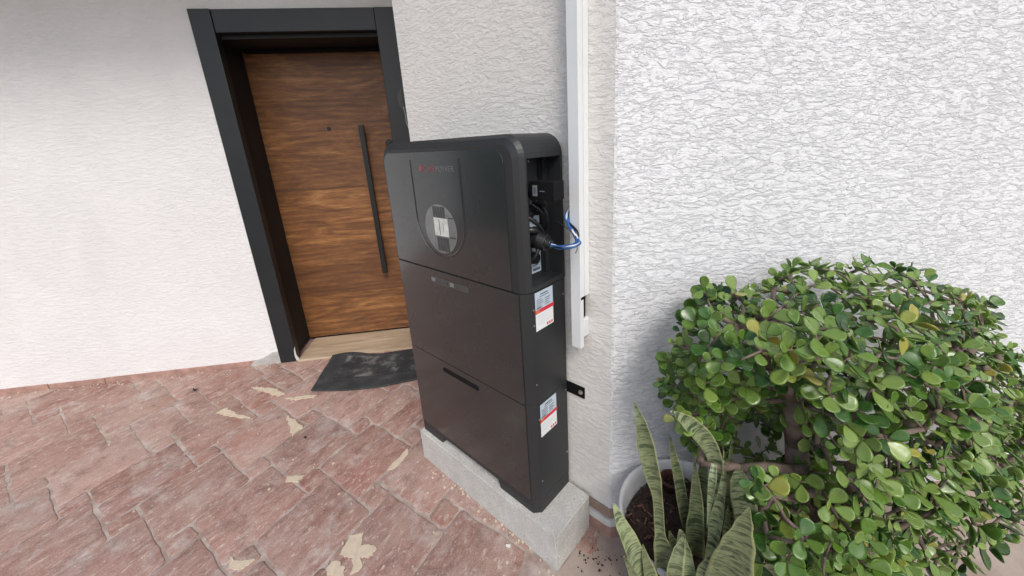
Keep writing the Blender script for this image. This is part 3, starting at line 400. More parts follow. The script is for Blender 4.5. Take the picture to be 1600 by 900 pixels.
# ------------------------------------------------------------ ground
bm = bmesh.new(); bmesh.ops.create_grid(bm, x_segments=1, y_segments=1, size=900)
bmesh.ops.translate(bm, verts=bm.verts, vec=(0, 0, -.03))
tag(obj('ground', bm, 'far_ground'), 'bare ground around the house', kind='structure')
bm = bmesh.new(); box(bm, -5.4, .8455, -3.75, 3, -.028, -.0035)
tag(obj('mortar_bed', bm, 'joint_mortar'), kind='structure')
bm = bmesh.new(); box(bm, .846, 7, -3.75, 4.5, -.028, -.002)
tag(obj('concrete_floor', bm, 'beige_concrete'), kind='structure')

e1 = Vector((math.cos(rad(8)), math.sin(rad(8)), 0)); e2 = Vector((math.cos(rad(104)), math.sin(rad(104)), 0))
def L2W(a, b, z=0): v = e1 * a + e2 * b; v.z = z; return v
bm = bmesh.new(); tl = bm.loops.layers.float_color.new('tint')
def stone_slab(a0, a1, b0, b1, rnd):
    g = rnd.uniform(.0028, .0055); a0 += g; b0 += g; a1 -= g; b1 -= g
    def ring(ins, z):
        r = min(.010, (a1 - a0) * .12); pts = []
        n = max(3, int((a1 - a0) / .035)); A0, A1, B0, B1 = a0 + ins, a1 - ins, b0 + ins, b1 - ins
        segs = [((A0 + r, B0), (A1 - r, B0)), ((A1, B0 + r), (A1, B1 - r)), ((A1 - r, B1), (A0 + r, B1)), ((A0, B1 - r), (A0, B0 + r))]
        for (p, q) in segs:
            for i in range(n + 1):
                t = i / n; pts.append([p[0] + (q[0] - p[0]) * t, p[1] + (q[1] - p[1]) * t])
        out = []
        for x, y in pts:
            w = L2W(x, y); nz = noise.noise_vector(w * 22) * .0060 + noise.noise_vector(w * 5 + Vector((9, 4, seed))) * .009 + noise.noise_vector(w * 70) * .0022
            w += Vector((nz.x, nz.y, 0)); w.z = z + tiltx * (x - a0) + tilty * (y - b0); out.append(w)
        return out
    seed = rnd.random() * 20; tiltx = rnd.uniform(-.0025, .0025); tilty = rnd.uniform(-.0025, .0025); zt = rnd.uniform(-.0010, .0012)
    rings = [ring(-.001, -.012), ring(0, -.0042 + zt), ring(.0015, -.0018 + zt), ring(.005, -.0006 + zt)]
    V = [[bm.verts.new(p) for p in r] for r in rings]; n = len(V[0]); col = (rnd.random(), rnd.random(), 0, 1)
    fs = []
    for a, b in zip(V, V[1:]):
        for i in range(n): fs.append(bm.faces.new((a[i], a[(i + 1) % n], b[(i + 1) % n], b[i])))
    fs.append(bm.faces.new(V[-1]))
    for f in fs:
        f.smooth = True
        for l in f.loops: l[tl] = col
rnd = random.Random(5)
O = (-.32, -.855); v1 = (.322, .100); v2 = (-.100, .322); Ls, Ss = .322, .100
for i in range(-22, 14):
    for j in range(-22, 14):
        a = O[0] + i * v1[0] + j * v2[0]; b = O[1] + i * v1[1] + j * v2[1]
        c = L2W(a + Ls / 2, b + Ls / 2)
        if c.x > .78 or c.x < -5.2 or c.y < -3.6 or c.y > 1.6: continue
        if c.y > .3 and c.x > -.2: continue
        k = rnd.random()
        if k < .09 and (i, j) not in ((0, 0), (0, 1), (1, 0)): # split into two slabs
            stone_slab(a, a + Ls * .48, b, b + Ls, rnd); stone_slab(a + Ls * .48, a + Ls, b, b + Ls, rnd)
        elif k < .16 and (i, j) not in ((0, 0), (0, 1), (1, 0)):
            stone_slab(a, a + Ls, b, b + Ls * .6, rnd); stone_slab(a, a + Ls, b + Ls * .6, b + Ls, rnd)
        else: stone_slab(a, a + Ls, b, b + Ls, rnd)
        stone_slab(a + Ls - Ss, a + Ls, b + Ls, b + Ls + Ss, rnd)
def blob(pts, h, mi, seed=0, rough=.012, sub=12):
    """irregular low patch from an outline in world xy"""
    out = []
    n = len(pts)
    for i in range(n):
        for k in range(sub):
            t = k / sub; p = Vector((*pts[i], 0)).lerp(Vector((*pts[(i + 1) % n], 0)), t)
            nz = noise.noise_vector(p * 45 + Vector((seed, 0, 0))) + noise.noise_vector(p * 150 + Vector((seed, 3, 0))) * .45; p += Vector((nz.x, nz.y, 0)) * rough; out.append(p)
    c = sum(out, Vector()) / len(out)
    a = [bm.verts.new((p.x, p.y, -.004)) for p in out]; b = [bm.verts.new((c.x + (p.x - c.x) * .97, c.y + (p.y - c.y) * .97, h)) for p in out]
    m = len(out)
    for i in range(m):
        f = bm.faces.new((a[i], a[(i + 1) % m], b[(i + 1) % m], b[i])); f.material_index = mi
    f = bm.faces.new(b); f.material_index = mi
    bmesh.ops.triangulate(bm, faces=[f])
blob([(.16, -.62), (.185, -.585), (.225, -.61), (.28, -.578), (.30, -.60), (.27, -.63), (.315, -.65), (.30, -.685), (.25, -.655), (.20, -.68)], .0030, 1, 1, .010)
blob([(.20, -.70), (.26, -.685), (.285, -.705), (.24, -.74), (.21, -.735)], .0030, 1, 2, .008)
blob([(-1.18, -.80), (-1.18, -.75), (-1.07, -.725), (-.94, -.675), (-1.03, -.735), (-1.10, -.77)], .0030, 1, 3, .009)
blob([(-.81, -.55), (-.73, -.53), (-.63, -.52), (-.61, -.58), (-.68, -.565)], .0030, 1, 4, .012)
blob([(-.34, -.69), (-.29, -.63), (-.27, -.665), (-.31, -.70)], .0030, 1, 5, .009)
blob([(-.11, -.945), (-.06, -.935), (-.03, -.885), (-.02, -.93), (-.06, -.96)], .0030, 1, 6, .012)
blob([(-1.30, -.60), (-1.22, -.54), (-1.14, -.50), (-1.03, -.485), (-1.06, -.52), (-1.2, -.57)], .0030, 1, 7, .012)
blob([(-.015, -.37), (-.03, -.30), (-.055, -.24), (-.025, -.25), (.005, -.31), (.01, -.36)], .0030, 1, 8, .006)
blob([(-.99, -.5), (-.93, -.42), (-.87, -.36), (-.86, -.385), (-.92, -.46)], .0030, 1, 9, .012)
for q in range(190):
    a, b = rnd.uniform(-1.9, .7), rnd.uniform(-1.3, -.3)
    if q > 60:
        if q % 3: w_ = D(rnd.uniform(.95, 3.6), rnd.uniform(-.07, -.005) , 0); a, b = w_.x, w_.y
        else: a, b = rnd.uniform(.06, .84), -.219 - abs(rnd.gauss(0, .02))
    s = rnd.uniform(.0015, .006)
    blob([(a + s * math.cos(t) * rnd.uniform(.6, 1.4), b + s * math.sin(t) * rnd.uniform(.6, 1.4)) for t in (0, 1, 2, 3, 4, 5)], .0035, 1, q, .002, 2)
fix(bm)
tag(obj('patio_paving', bm, ['paving_stone', 'cream_patch']), kind='structure')

# ------------------------------------------------------------ house walls
BD = Vector((math.cos(rad(47.5)), math.sin(rad(47.5)), 0)); BN = Vector((math.sin(rad(47.5)), -math.cos(rad(47.5)), 0))
CR = Vector((.9182, 0, 0))
HT = 2.72
def xy(v): return (v.x, v.y)
# side wall: face towards the cabinet, corner, long bright face to the right
bm = bmesh.new()
far = CR + BD * 4.2
pts = [(-.055, 1.32), (-.055, 0), (.914, 0), (CR.x + BD.x * .004, CR.y + BD.y * .004 + .0005), xy(far), (far.x - 1.5, far.y + 1.4)]
prism(bm, pts, -.03, HT); fix(bm); uvwall(bm)
for f in bm.faces:
    if f.normal.dot(BN) > .9: f.material_index = 1
ws = tag(obj('stucco_wall', bm, ['stucco_side', 'stucco_right'], origin=(.9, 0, 0)), 'white dragged stucco wall behind the cabinet, turning a corner to a bright face behind the plants', 'wall')
# skirting of the side wall
bm = bmesh.new(); c1 = CR + BD * 1
def skirt(bm, z0, z1, t, mi):
    a = .842; ax = a; pA = [(ax, -.0005), (ax, -t)]; tc = CR.x - .0 + t * .44
    q1 = CR + BD * 3.9 + BN * t; q2 = CR + BD * 3.9 + BN * .0005
    prism(bm, [(-.05, -.0005), (-.05, -t), (tc - .02, -t), (tc, -t + .004), (q1.x, q1.y), (q2.x, q2.y), (CR.x + .0004, -.0003)], z0, z1, mi)
skirt(bm, -.02, .052, .010, 0); skirt(bm, .052, .0545, .006, 3); skirt(bm, .0545, .085, .013, 2); skirt(bm, .085, .128, .004, 1); fix(bm)
obj('skirting', bm, ['tile_edge', 'brown_grout', 'white_lip', 'matte_black'], ws, bevel=.0015)
# entrance wall, built round the door opening
S0, S1_ = -.004, 1.0855
bm = bmesh.new()
def dprism(bm, s0, s1, r0, r1, z0, z1, mi=0):
    vs = [bm.verts.new(D(s, r, z)) for z in (z0, z1) for s, r in ((s0, r0), (s1, r0), (s1, r1), (s0, r1))]
    for f in ((0, 3, 2, 1), (4, 5, 6, 7), (0, 1, 5, 4), (1, 2, 6, 5), (2, 3, 7, 6), (3, 0, 4, 7)):
        fc = bm.faces.new([vs[i] for i in f]); fc.material_index = mi
dprism(bm, 1.03, 6.5, 0, .45, -.03, HT)
dprism(bm, .05, 1.03, 0, .45, 2.10, HT)
dprism(bm, -1.12, .05, 0, .45, -.03, HT)
fix(bm); uvwall(bm)
we = tag(obj('stucco_wall', bm, 'stucco_door', origin=tuple(D(1.1, 0, 0))), 'white stucco wall with the wooden entrance door set into it', 'wall')
bm = bmesh.new(); dprism(bm, 1.20, 2.2, -.008, .001, -.01, .036); 
x = 2.2
while x < 6: dprism(bm, x + .004, x + .33, -.008, .001, -.01, .036 + rnd.uniform(-.002, .002)); x += .334
fix(bm); obj('skirting', bm, 'tile_edge', we, bevel=.002)
bm = bmesh.new()
outl = [(1.086, -.01), (1.30, -.01), (1.27, .028), (1.20, .05), (1.13, .085), (1.086, .088)]
f0 = [bm.verts.new(D(s, -.013, z)) for s, z in outl]; f1 = [bm.verts.new(D(s, .001, z)) for s, z in outl]
bm.faces.new(f0); bm.faces.new(list(reversed(f1)))
for i in range(len(outl)): bm.faces.new((f0[i], f1[i], f1[(i + 1) % 6], f0[(i + 1) % 6]))
fix(bm); obj('mortar_patch', bm, 'grey_mortar', we, bevel=.004)
# porch roof over the entrance (above the frame of the photograph)
bm = bmesh.new()
pr = [xy(D(6.5, .45, 0)), xy(D(6.5, -.9, 0)), xy(D(.2, -.9, 0)), (-.058, -.3), (-.058, 1.5)]
prism(bm, pr, HT + .004, HT + .16); fix(bm)
tag(obj('porch_roof', bm, 'soffit'), 'plain rendered porch slab over the entrance', 'roof')

# ------------------------------------------------------------ entrance door
door = tag(empty('entrance_door', D(.55, .1, 0)), 'brown wood grain entrance door in a wide dark grey frame with a long black bar handle', 'door')
def dobj(name, mat, parent, parts, bevel=0, uv=False):
    bm = bmesh.new()
    for p in parts: dprism(bm, *p)
    fix(bm)
    if uv:
        l = bm.loops.layers.uv.verify()
        for f in bm.faces:
            for lp in f.loops:
                c = lp.vert.co - Q0; lp[l].uv = (c.dot(DU), c.z if uv == 1 else c.dot(DN))
    return obj(name, bm, mat, parent, bevel=bevel)
dobj('casing', 'casing', door, [(.9737, 1.0855, -.022, .03, .004, 2.1957)], .003)
dobj('casing', 'casing', door, [(.1085, .9732, -.014, .03, 2.078, 2.1950)], .003)
cr_ = dobj('casing', 'casing', door, [(-.004, .1079, -.016, .03, .004, 2.1957)], .003)
dobj('jamb', 'jamb', door, [(1.011, 1.030, .0305, .33, .0125, 2.099), (.088, .107, .0305, .33, .0125, 2.099), (.1072, 1.0108, .0305, .33, 2.056, 2.099)])
dobj('door_stop', 'matte_black', door, [(.1072, .125, .255, .2995, .0125, 2.0555), (.1255, .9848, .255, .2995, 2.035, 2.0555)], .002)
dobj('threshold', 'travertine', door, [(.10, .9725, -.025, .335, -.02, .011)], .002, uv=2)
leaf = dobj('door_leaf', 'door_wood', door, [(.1075, 1.0105, .3013, .345, .022, 2.0545)], .001, uv=1)
dobj('bottom_seal', 'matte_black', door, [(.1075, 1.0105, .2995, .34, .0115, .0215)])
dobj('pull_handle', 'black_metal', leaf, [(.333, .365, .232, .262, .515, 1.577), (.339, .359, .2622, .3012, .60, .62), (.339, .359, .2622, .3012, 1.47, 1.49)], .0015)
bm = bmesh.new(); c = D(.575, .3012, 1.566); cyl(bm, c, -DN, .0135, .004, 24); cyl(bm, c - DN * .004, -DN, .009, .002, 24); fix(bm)
obj('peephole', bm, 'black_metal', leaf, bevel=.001)
bm = bmesh.new(); c = D(.188, .3012, 1.45); cyl(bm, c, -DN, .028, .012, 28); cyl(bm, c - DN * .012, -DN, .014, .02, 20); fix(bm)
obj('lock', bm, 'black_metal', leaf, bevel=.002)
bm = bmesh.new()
vs = []
for k_ in range(13):
    t = math.pi * k_ / 12; vs.append(bm.verts.new(D(.012 + .030 * math.sin(t), -.0168, 1.70 + .062 * math.cos(t))))
bm.faces.new(vs); fix(bm); bmesh.ops.solidify(bm, geom=bm.faces[:], thickness=.001)
plain('grey_tape', (.055, .055, .055), .6)
obj('paint_patch', bm, 'grey_tape', cr_)
bm = bmesh.new(); tube(bm, [D(.014, -.0165, 1.655), D(.008, -.0165, 1.60), D(.009, -.0165, 1.56), D(.0, -.0165, 1.53)], .0014, 5); fix(bm)
obj('plaster_smear', bm, 'white_lip', cr_)
bm = bmesh.new(); tube(bm, [D(.970, -.016, .012), D(.976, -.0235, .05), D(.975, -.0235, .09), D(.972, -.018, .115)], [.012, .007, .004, .001], 6); fix(bm)
obj('plaster_smear', bm, 'white_lip', door)

# ------------------------------------------------------------ door mat
bm = bmesh.new(); dl = bm.loops.layers.float_color.new('dust')
P00, P10, P11, P01 = Vector((-.935, -.372, 0)), Vector((-.49, .13, 0)), Vector((-.72, .42, 0)), Vector((-1.235, -.115, 0))
NX, NY = 60, 36; G = []
for j in range(NY + 1):
    row = []
    for i in range(NX + 1):
        u_, v_ = i / NX, j / NY
        p = (P00.lerp(P10, u_)).lerp(P01.lerp(P11, u_), v_)
        mid = math.sin(math.pi * u_)
        p += Vector((.62, -.5, 0)) * (.055 * mid * (1 - v_) ** 2) + Vector((-.7, .6, 0)) * (.018 * math.sin(u_ * 9) * v_ * v_)
        d_ = min(u_ * .62, (1 - u_) * .62, v_ * .4, (1 - v_) * .4)
        z = .006 + .010 * max(0, noise.noise(Vector((p.x * 5, p.y * 5, 2)))) + .016 * (v_ ** 4) * max(0, math.sin(u_ * 7 + .8))
        inner = .16 < u_ < .92 and .30 < v_ < .90
        rim = (abs(u_ - .15) < .014 and .28 < v_ < .92) or (.15 < u_ < .93 and (abs(v_ - .28) < .02))
        if inner: z -= .003
        if rim: z += .004
        row.append((bm.verts.new((p.x, p.y, z)), inner))
    G.append(row)
for j in range(NY):
    for i in range(NX):
        q = (G[j][i], G[j][i + 1], G[j + 1][i + 1], G[j + 1][i]); f = bm.faces.new([t[0] for t in q]); f.smooth = True
        for l, t in zip(f.loops, q): l[dl] = (1, 1, 1, 1) if t[1] else (0.0, 0.0, 0.0, 1)
fix(bm); bmesh.ops.solidify(bm, geom=bm.faces[:], thickness=.004)
mo = tag(obj('door_mat', bm, 'rubber_mat', origin=(-.85, 0, 0)), 'worn dusty black rubber door mat lying in front of the threshold', 'door mat')

# ------------------------------------------------------------ concrete block
bm = bmesh.new(); box(bm, .052, .842, -.2189, -.0135, -.006, .1508); bmesh.ops.bevel(bm, geom=bm.edges[:], offset=.004, segments=2, affect='EDGES')
bmesh.ops.subdivide_edges(bm, edges=[e for e in bm.edges if e.calc_length() > .1], cuts=24, use_grid_fill=True)
for v in bm.verts:
    n_ = noise.noise_vector(v.co * 30) * .0011 + noise.noise_vector(v.co * 7) * .0015; v.co += Vector((n_.x, n_.y, n_.z if v.co.z > .14 else 0)) * (1 if v.co.z < .14 else .7)
fix(bm)
tag(obj('concrete_block', bm, 'concrete', origin=(.45, -.12, 0)), 'long low grey concrete block that the black cabinet stands on', 'concrete block')

# ------------------------------------------------------------ energy storage cabinet
KX0, KX1, KY, KYB, CH = .0665, .7525, -.2019, -.0135, .0237
XL = KX0 - CH; XF = KX1 - CH; Z0, ZF_, ZS1, ZS2, H = .1512, .2074, .5973, .9809, 1.3994
cab = tag(empty('energy_storage_cabinet', (.40, -.11, .1512)), 'tall black metal inverter and battery cabinet standing on the concrete block', 'cabinet')
def section(z0, z1, ins=0):
    x0, x1, xf0, xf1 = XL + ins, KX1 - ins, KX0 + ins, XF - ins
    return [(xf0, KY + ins), (xf1, KY + ins), (x1, KY + CH), (x1, KYB - ins), (x0, KYB - ins), (x0, KY + CH)]
# plinth with the cut-out between its feet
bm = bmesh.new()
prism(bm, section(0, 0, .0015), .186, ZF_ - .002)
for xa, xb in ((XL, .205), (.567, KX1)):
    sec = [(max(xa, KX0 + .0015) if xa < .1 else xa, KY + .0015), (xb if xb < .6 else XF - .0015, KY + .0015)]
    if xb > .6: sec += [(KX1 - .0015, KY + CH), (KX1 - .0015, KYB - .001), (xa + .01, KYB - .001)]
    else: sec += [(xb, KYB - .001), (XL + .0015, KYB - .001), (XL + .0015, KY + CH)]
    lo = list(sec); hi = list(sec)
    if xb > .6: hi[0] = (xa - .012, hi[0][1])
    else: hi[1] = (xb + .012, hi[1][1])
    loft(bm, [[(x, y, Z0) for x, y in lo], [(x, y, .1858) for x, y in hi]])
fix(bm); pl = obj('plinth', bm, 'cabinet_body', cab, bevel=.0015)
for name, z0, z1 in (('battery_module', ZF_, ZS1 - .0004), ('battery_module', ZS1 + .0002, ZS2 - .002)):
    bm = bmesh.new(); prism(bm, section(z0, z1, .0012), z0, z1); fix(bm)
    b_ = obj(name, bm, 'cabinet_body', cab, bevel=.0003)
    bm = bmesh.new(); box(bm, KX0 + .004, XF - .006, KY - .0012, KY + .003, z0 + .001, z1 - .001); fix(bm)
    fp = obj('front_panel', bm, 'cabinet_front', b_, bevel=.0008)
    za, zb = (.550, .5705) if z0 < .5 else (.929, .9535)
    bm = bmesh.new(); r_ = (zb - za) / 2; ring = []
    for k_ in range(20):
        t = math.pi * 2 * k_ / 20; cx_ = .4985 - r_ if math.cos(t) > 0 else .287 + r_
        ring.append((cx_ + r_ * math.cos(t), (za + zb) / 2 + r_ * math.sin(t)))
    loft(bm, [[(x, KY - .0011, z) for x, z in ring], [(x, KY - .0026, z) for x, z in ring]]); fix(bm)
    st_ = obj('indicator_strip', bm, 'glass_dark' if z0 > .5 else 'matte_black', fp, bevel=.0006)
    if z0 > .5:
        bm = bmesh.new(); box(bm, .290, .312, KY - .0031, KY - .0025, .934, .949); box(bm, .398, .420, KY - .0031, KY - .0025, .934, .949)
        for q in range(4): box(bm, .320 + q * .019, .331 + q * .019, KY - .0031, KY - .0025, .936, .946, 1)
        fix(bm); obj('strip_reflection', bm, ['reflection_pale', 'reflection_dark'], st_, bevel=.0003)  # reflected glints on the glossy strip, built as coloured blocks
    # rating label and screws on the right side
    lz0, lz1 = (.4625, .587) if z0 < .5 else (.851, .9755)
    bm = bmesh.new(); X = KX1 - .0012; ya, yb = -.163, -.0785; hh = lz1 - lz0
    box(bm, X, X + .0006, ya, yb, lz0 + hh * .55, lz1, 0); box(bm, X, X + .0007, ya, yb, lz0, lz0 + hh * .45, 1)
    box(bm, X, X + .0009, ya - .003, yb + .004, lz0 + hh * .45, lz0 + hh * .55, 2)
    box(bm, X, X + .0011, ya + .002, ya + .018, lz0 + hh * .46, lz0 + hh * .54, 3)
    T = X + .0006
    for q in range(5): box(bm, T, T + .0003, ya + .006, ya + .006 + rnd.uniform(.02, .035), lz1 - .026 - q * .0065, lz1 - .0237 - q * .0065, 4)
    for q in range(4): box(bm, T, T + .0003, ya + .045, ya + .045 + rnd.uniform(.016, .03), lz1 - .030 - q * .0065, lz1 - .0277 - q * .0065, 4)
    box(bm, T, T + .0003, ya + .024, yb - .024, lz1 - .012, lz1 - .008, 4); box(bm, T, T + .0003, ya + .02, yb - .02, lz1 - .0185, lz1 - .016, 4)
    box(bm, T, T + .0003, ya + .005, ya + .028, lz0 + hh * .57, lz0 + hh * .605, 4)
    for q in range(3): box(bm, T + .0001, T + .0004, yb - .034 + q * .011, yb - .027 + q * .011, lz0 + .004, lz0 + .0125, 5)
    for q in range(6): box(bm, T + .0001, T + .0003, ya + .006, ya + .006 + rnd.uniform(.03, .06), lz0 + .018 + q * .006, lz0 + .0193 + q * .006, 0)
    fix(bm); obj('rating_label', bm, ['label_blue', 'label_white', 'label_red', 'label_orange', 'label_ink', 'label_red'], b_)
    bm = bmesh.new()
    for y_, z_ in (((-.174, .671), (-.172, .926), (-.025, .928), (-.172, .875)) if z0 > .5 else ((-.016 - .006, .565), (-.170, .538), (-.169, .285), (-.024, .3))):
        bm = bmesh.new(); cyl(bm, (KX1 - .0014, y_, z_), (1, 0, 0), .0030, .0018, 10); fix(bm); obj('screw', bm, 'steel', b_)
# inverter housing: rounded outline drawn back along y
def outline(x0, x1, z0, z1, r, n=8):
    p = [(x0, z0), (x1, z0)]
    for k_ in range(n + 1): t = math.pi / 2 * k_ / n; p.append((x1 - r + r * math.cos(t), z1 - r + r * math.sin(t)))
    for k_ in range(n + 1): t = math.pi / 2 + math.pi / 2 * k_ / n; p.append((x0 + r + r * math.cos(t), z1 - r + r * math.sin(t)))
    return p
def ring_y(o_, y): return [(x, y, z) for x, z in o_]
bm = bmesh.new()
loft(bm, [ring_y(outline(KX0, XF, ZS2 + .001, H, .045), KY), ring_y(outline(KX0 - .014, XF + .014, ZS2 + .001, H + .017, .052), KY + .010),
          ring_y(outline(XL, KX1, ZS2 + .001, H + .0265, .062), KY + CH), ring_y(outline(XL, KX1, ZS2 + .001, H + .0265, .062), KYB)])
fix(bm); inv = obj('inverter_housing', bm, 'cabinet_body', cab)
cut(inv, [(.700, .80, -.172, -.066, .996, 1.3605), (.700, .80, -.043, -.024, .996, 1.3605), (.690, .80, -.0665, -.0425, .9965, 1.360), (.60, .695, -.064, -.046, 1.0, 1.357)])
m_ = inv.modifiers.new('bevel', 'BEVEL'); m_.width = .0012; m_.segments = 2; m_.limit_method = 'ANGLE'; m_.angle_limit = rad(50)
bm = bmesh.new()
loft(bm, [ring_y(outline(KX0 + .006, .6985, ZS2 + .003, H - .008, .040), KY + .003), ring_y(outline(KX0 + .006, .6985, ZS2 + .003, H - .008, .040), KY - .0012), ring_y(outline(KX0 + .008, .6965, ZS2 + .005, H - .010, .038), KY - .0024)])
fix(bm); fpan = obj('front_panel', bm, 'cabinet_front', inv)
# U shaped raised plate with the display
ur = .131; uc = (.3805, 1.172); up_ = [(uc[0] + ur, 1.366), (uc[0] - ur, 1.366)]
for k_ in range(33): t = math.pi + math.pi * k_ / 32; up_.append((uc[0] + ur * math.cos(t), uc[1] + ur * math.sin(t)))
def ushape(ins, y):
    r = ur - ins; o_ = [(uc[0] + r, 1.366), (uc[0] - r, 1.366)]
    for k_ in range(33): t = math.pi + math.pi * k_ / 32; o_.append((uc[0] + r * math.cos(t), uc[1] + r * math.sin(t)))
    return [(x, y, z) for x, z in o_]
bm = bmesh.new(); R_ = [[bm.verts.new(p) for p in ushape(i_, y_)] for i_, y_ in ((-.0045, KY - .0023), (-.003, KY - .0050), (0.0, KY - .0056), (.0022, KY - .0030), (.004, KY - .0027))]
for a, b in zip(R_, R_[1:]):
    for i in range(1, len(a) - 0):
        j = (i + 1) % len(a)
        if j == 0: j = 0
        if i == 0: continue
        bm.faces.new((a[i], a[j], b[j], b[i]))
bm.faces.new(R_[-1]); fix(bm)
obj('display_surround', bm, 'cabinet_front', fpan)
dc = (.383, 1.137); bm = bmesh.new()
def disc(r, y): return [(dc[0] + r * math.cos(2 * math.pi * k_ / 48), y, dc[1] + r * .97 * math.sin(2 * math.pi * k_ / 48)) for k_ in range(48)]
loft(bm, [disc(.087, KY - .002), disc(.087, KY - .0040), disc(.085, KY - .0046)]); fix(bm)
disp = obj('display_screen', bm, 'reflection_pale', fpan)  # pale disc colour stands in for surroundings mirrored in the glass
plain('reflection_white', (.62, .64, .60), .3, var=.2, nscale=50)  # brightest part of the reflection painted on the display
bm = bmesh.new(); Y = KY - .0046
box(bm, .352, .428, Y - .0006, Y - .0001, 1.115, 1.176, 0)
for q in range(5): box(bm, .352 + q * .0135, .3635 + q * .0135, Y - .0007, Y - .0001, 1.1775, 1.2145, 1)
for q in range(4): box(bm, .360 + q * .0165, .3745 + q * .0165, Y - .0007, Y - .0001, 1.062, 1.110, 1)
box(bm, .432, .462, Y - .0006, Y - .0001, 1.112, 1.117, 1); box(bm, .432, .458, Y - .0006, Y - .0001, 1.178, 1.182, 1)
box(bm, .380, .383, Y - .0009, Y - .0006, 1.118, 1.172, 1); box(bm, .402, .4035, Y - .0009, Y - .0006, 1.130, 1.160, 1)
fix(bm); obj('screen_reflection', bm, ['reflection_white', 'reflection_dark'], disp)  # surroundings reflected in the display glass, drawn as flat coloured blocks
# lettering: small red mark, red letters, grey POWER
def letter(s, x, z, size, mat, parent, ax='front', name='lettering'):
    me = text_mesh(s, size); bm = bmesh.new(); bm.from_mesh(me); bpy.data.meshes.remove(me)
    for v in bm.verts: v.co = Vector((x + v.co.x, KY - .0031 - v.co.z, z + v.co.y))
    return obj(name, bm, mat, parent)
letter('ICAN', .3175, 1.3265, .0295, 'logo_red', fpan); letter('POWER', .392, 1.3265, .0270, 'logo_grey', fpan)
bm = bmesh.new(); cyl(bm, (.306, KY - .0027, 1.3365), (0, -1, 0), .0095, .0006, 16, .0095); cyl(bm, (.311, KY - .0027, 1.3495), (0, -1, 0), .004, .0006, 12); fix(bm); obj('logo', bm, 'logo_red', fpan)
# inside of the cable bay
XP = .700
bm = bmesh.new(); box(bm, XP, XP + .0006, -.088, -.067, 1.005, 1.19, 0); box(bm, XP, XP + .0006, -.0668, -.0668 + .0001, 1.0, 1.001, 0)
for q in range(7): box(bm, XP + .0006, XP + .0010, -.086, -.070, 1.02 + q * .011, 1.024 + q * .011, 1)
fix(bm)
bm.free()
bm = bmesh.new(); box(bm, XP, XP + .0008, -.112, -.0675, 1.012, 1.19, 0)
box(bm, XP + .0008, XP + .0012, -.107, -.073, 1.018, 1.026, 1)
for q in range(6): box(bm, XP + .0008, XP + .0012, -.107, -.107 + rnd.uniform(.015, .034), 1.034 + q * .008, 1.037 + q * .008, 1)
box(bm, XP + .0008, XP + .0012, -.100, -.08, 1.165, 1.180, 1)
fix(bm); obj('wiring_label', bm, ['label_blue', 'label_ink'], inv)
bm = bmesh.new()
for y_, z_ in ((-.105, 1.350), (-.140, 1.008), (-.078, 1.010), (-.076, 1.236), (-.076, 1.205), (-.158, 1.352)):
    bm = bmesh.new(); cyl(bm, (XP - .0005, y_, z_), (1, 0, 0), .0032, .0022, 10); fix(bm); obj('screw', bm, 'steel', inv)
def port(y_, z_, r, h, hole=True):
    bm = bmesh.new(); c = Vector((XP, y_, z_)); cyl(bm, c, (1, 0, 0), r, h * .35, 8); cyl(bm, c + Vector((h * .35, 0, 0)), (1, 0, 0), r * .82, h * .65, 20)
    if hole: cyl(bm, c + Vector((h, 0, 0)), (1, 0, 0), r * .66, .002, 20, mi=1)
    fix(bm); return obj('cable_port', bm, ['black_metal', 'matte_black'], inv, bevel=.0012)
port(-.120, 1.068, .021, .030); port(-.153, 1.055, .013, .022); port(-.150, 1.225, .011, .018); port(-.122, 1.232, .010, .018); port(-.098, 1.226, .010, .016)
port(-.150, 1.195, .010, .016); port(-.120, 1.198, .012, .018); port(-.096, 1.200, .008, .02); port(-.155, 1.16, .010, .014)
# big gland where the wires come in
bm = bmesh.new(); tube(bm, [(XP, -.118, 1.128), (.716, -.118, 1.128), (.7165, -.118, 1.128), (.738, -.116, 1.124), (.7385, -.116, 1.124), (.764, -.112, 1.119), (.7645, -.112, 1.119), (.778, -.110, 1.117)],
             [.030, .030, .025, .025, .029, .024, .016, .014], 22); fix(bm)
obj('cable_gland', bm, 'black_metal', inv, bevel=.001)
bm = bmesh.new(); tube(bm, spline([(XP, -.150, 1.150), (.722, -.148, 1.158), (.735, -.135, 1.158), (.735, -.118, 1.150), (.722, -.10, 1.148), (XP, -.095, 1.150)], 6), .010, 12); fix(bm)
obj('conduit_elbow', bm, 'wire_black', inv, smooth=True)
for pp, rr_ in (([(XP, -.155, 1.205), (.722, -.15, 1.20), (.738, -.135, 1.185), (.742, -.115, 1.165), (.74, -.10, 1.145)], .0065), ([(XP, -.125, 1.235), (.725, -.12, 1.228), (.738, -.10, 1.205), (.735, -.085, 1.17), (.725, -.075, 1.13), (XP, -.07, 1.10)], .0045),
               ([(XP, -.15, 1.055), (.725, -.15, 1.065), (.742, -.14, 1.085), (.745, -.13, 1.105)], .006), ([(XP, -.096, 1.226), (.735, -.095, 1.222), (.75, -.09, 1.20), (.748, -.085, 1.17), (.735, -.08, 1.15), (XP, -.075, 1.14)], .0035)):
    bm = bmesh.new(); tube(bm, spline(pp, 6), rr_, 9); fix(bm); obj('cable', bm, 'wire_black', inv, smooth=True)
for y_, z_, w_ in ((-.150, 1.105, .018), (-.075, 1.215, .014), (-.140, 1.24, .016)):
    bm = bmesh.new(); box(bm, XP + .0005, XP + .026, y_ - w_ / 2, y_ + w_ / 2, z_ - .009, z_ + .009); box(bm, XP + .0262, XP + .034, y_ - w_ / 3, y_ + w_ / 3, z_ - .006, z_ + .006); fix(bm); obj('connector', bm, 'black_metal', inv, bevel=.0015)
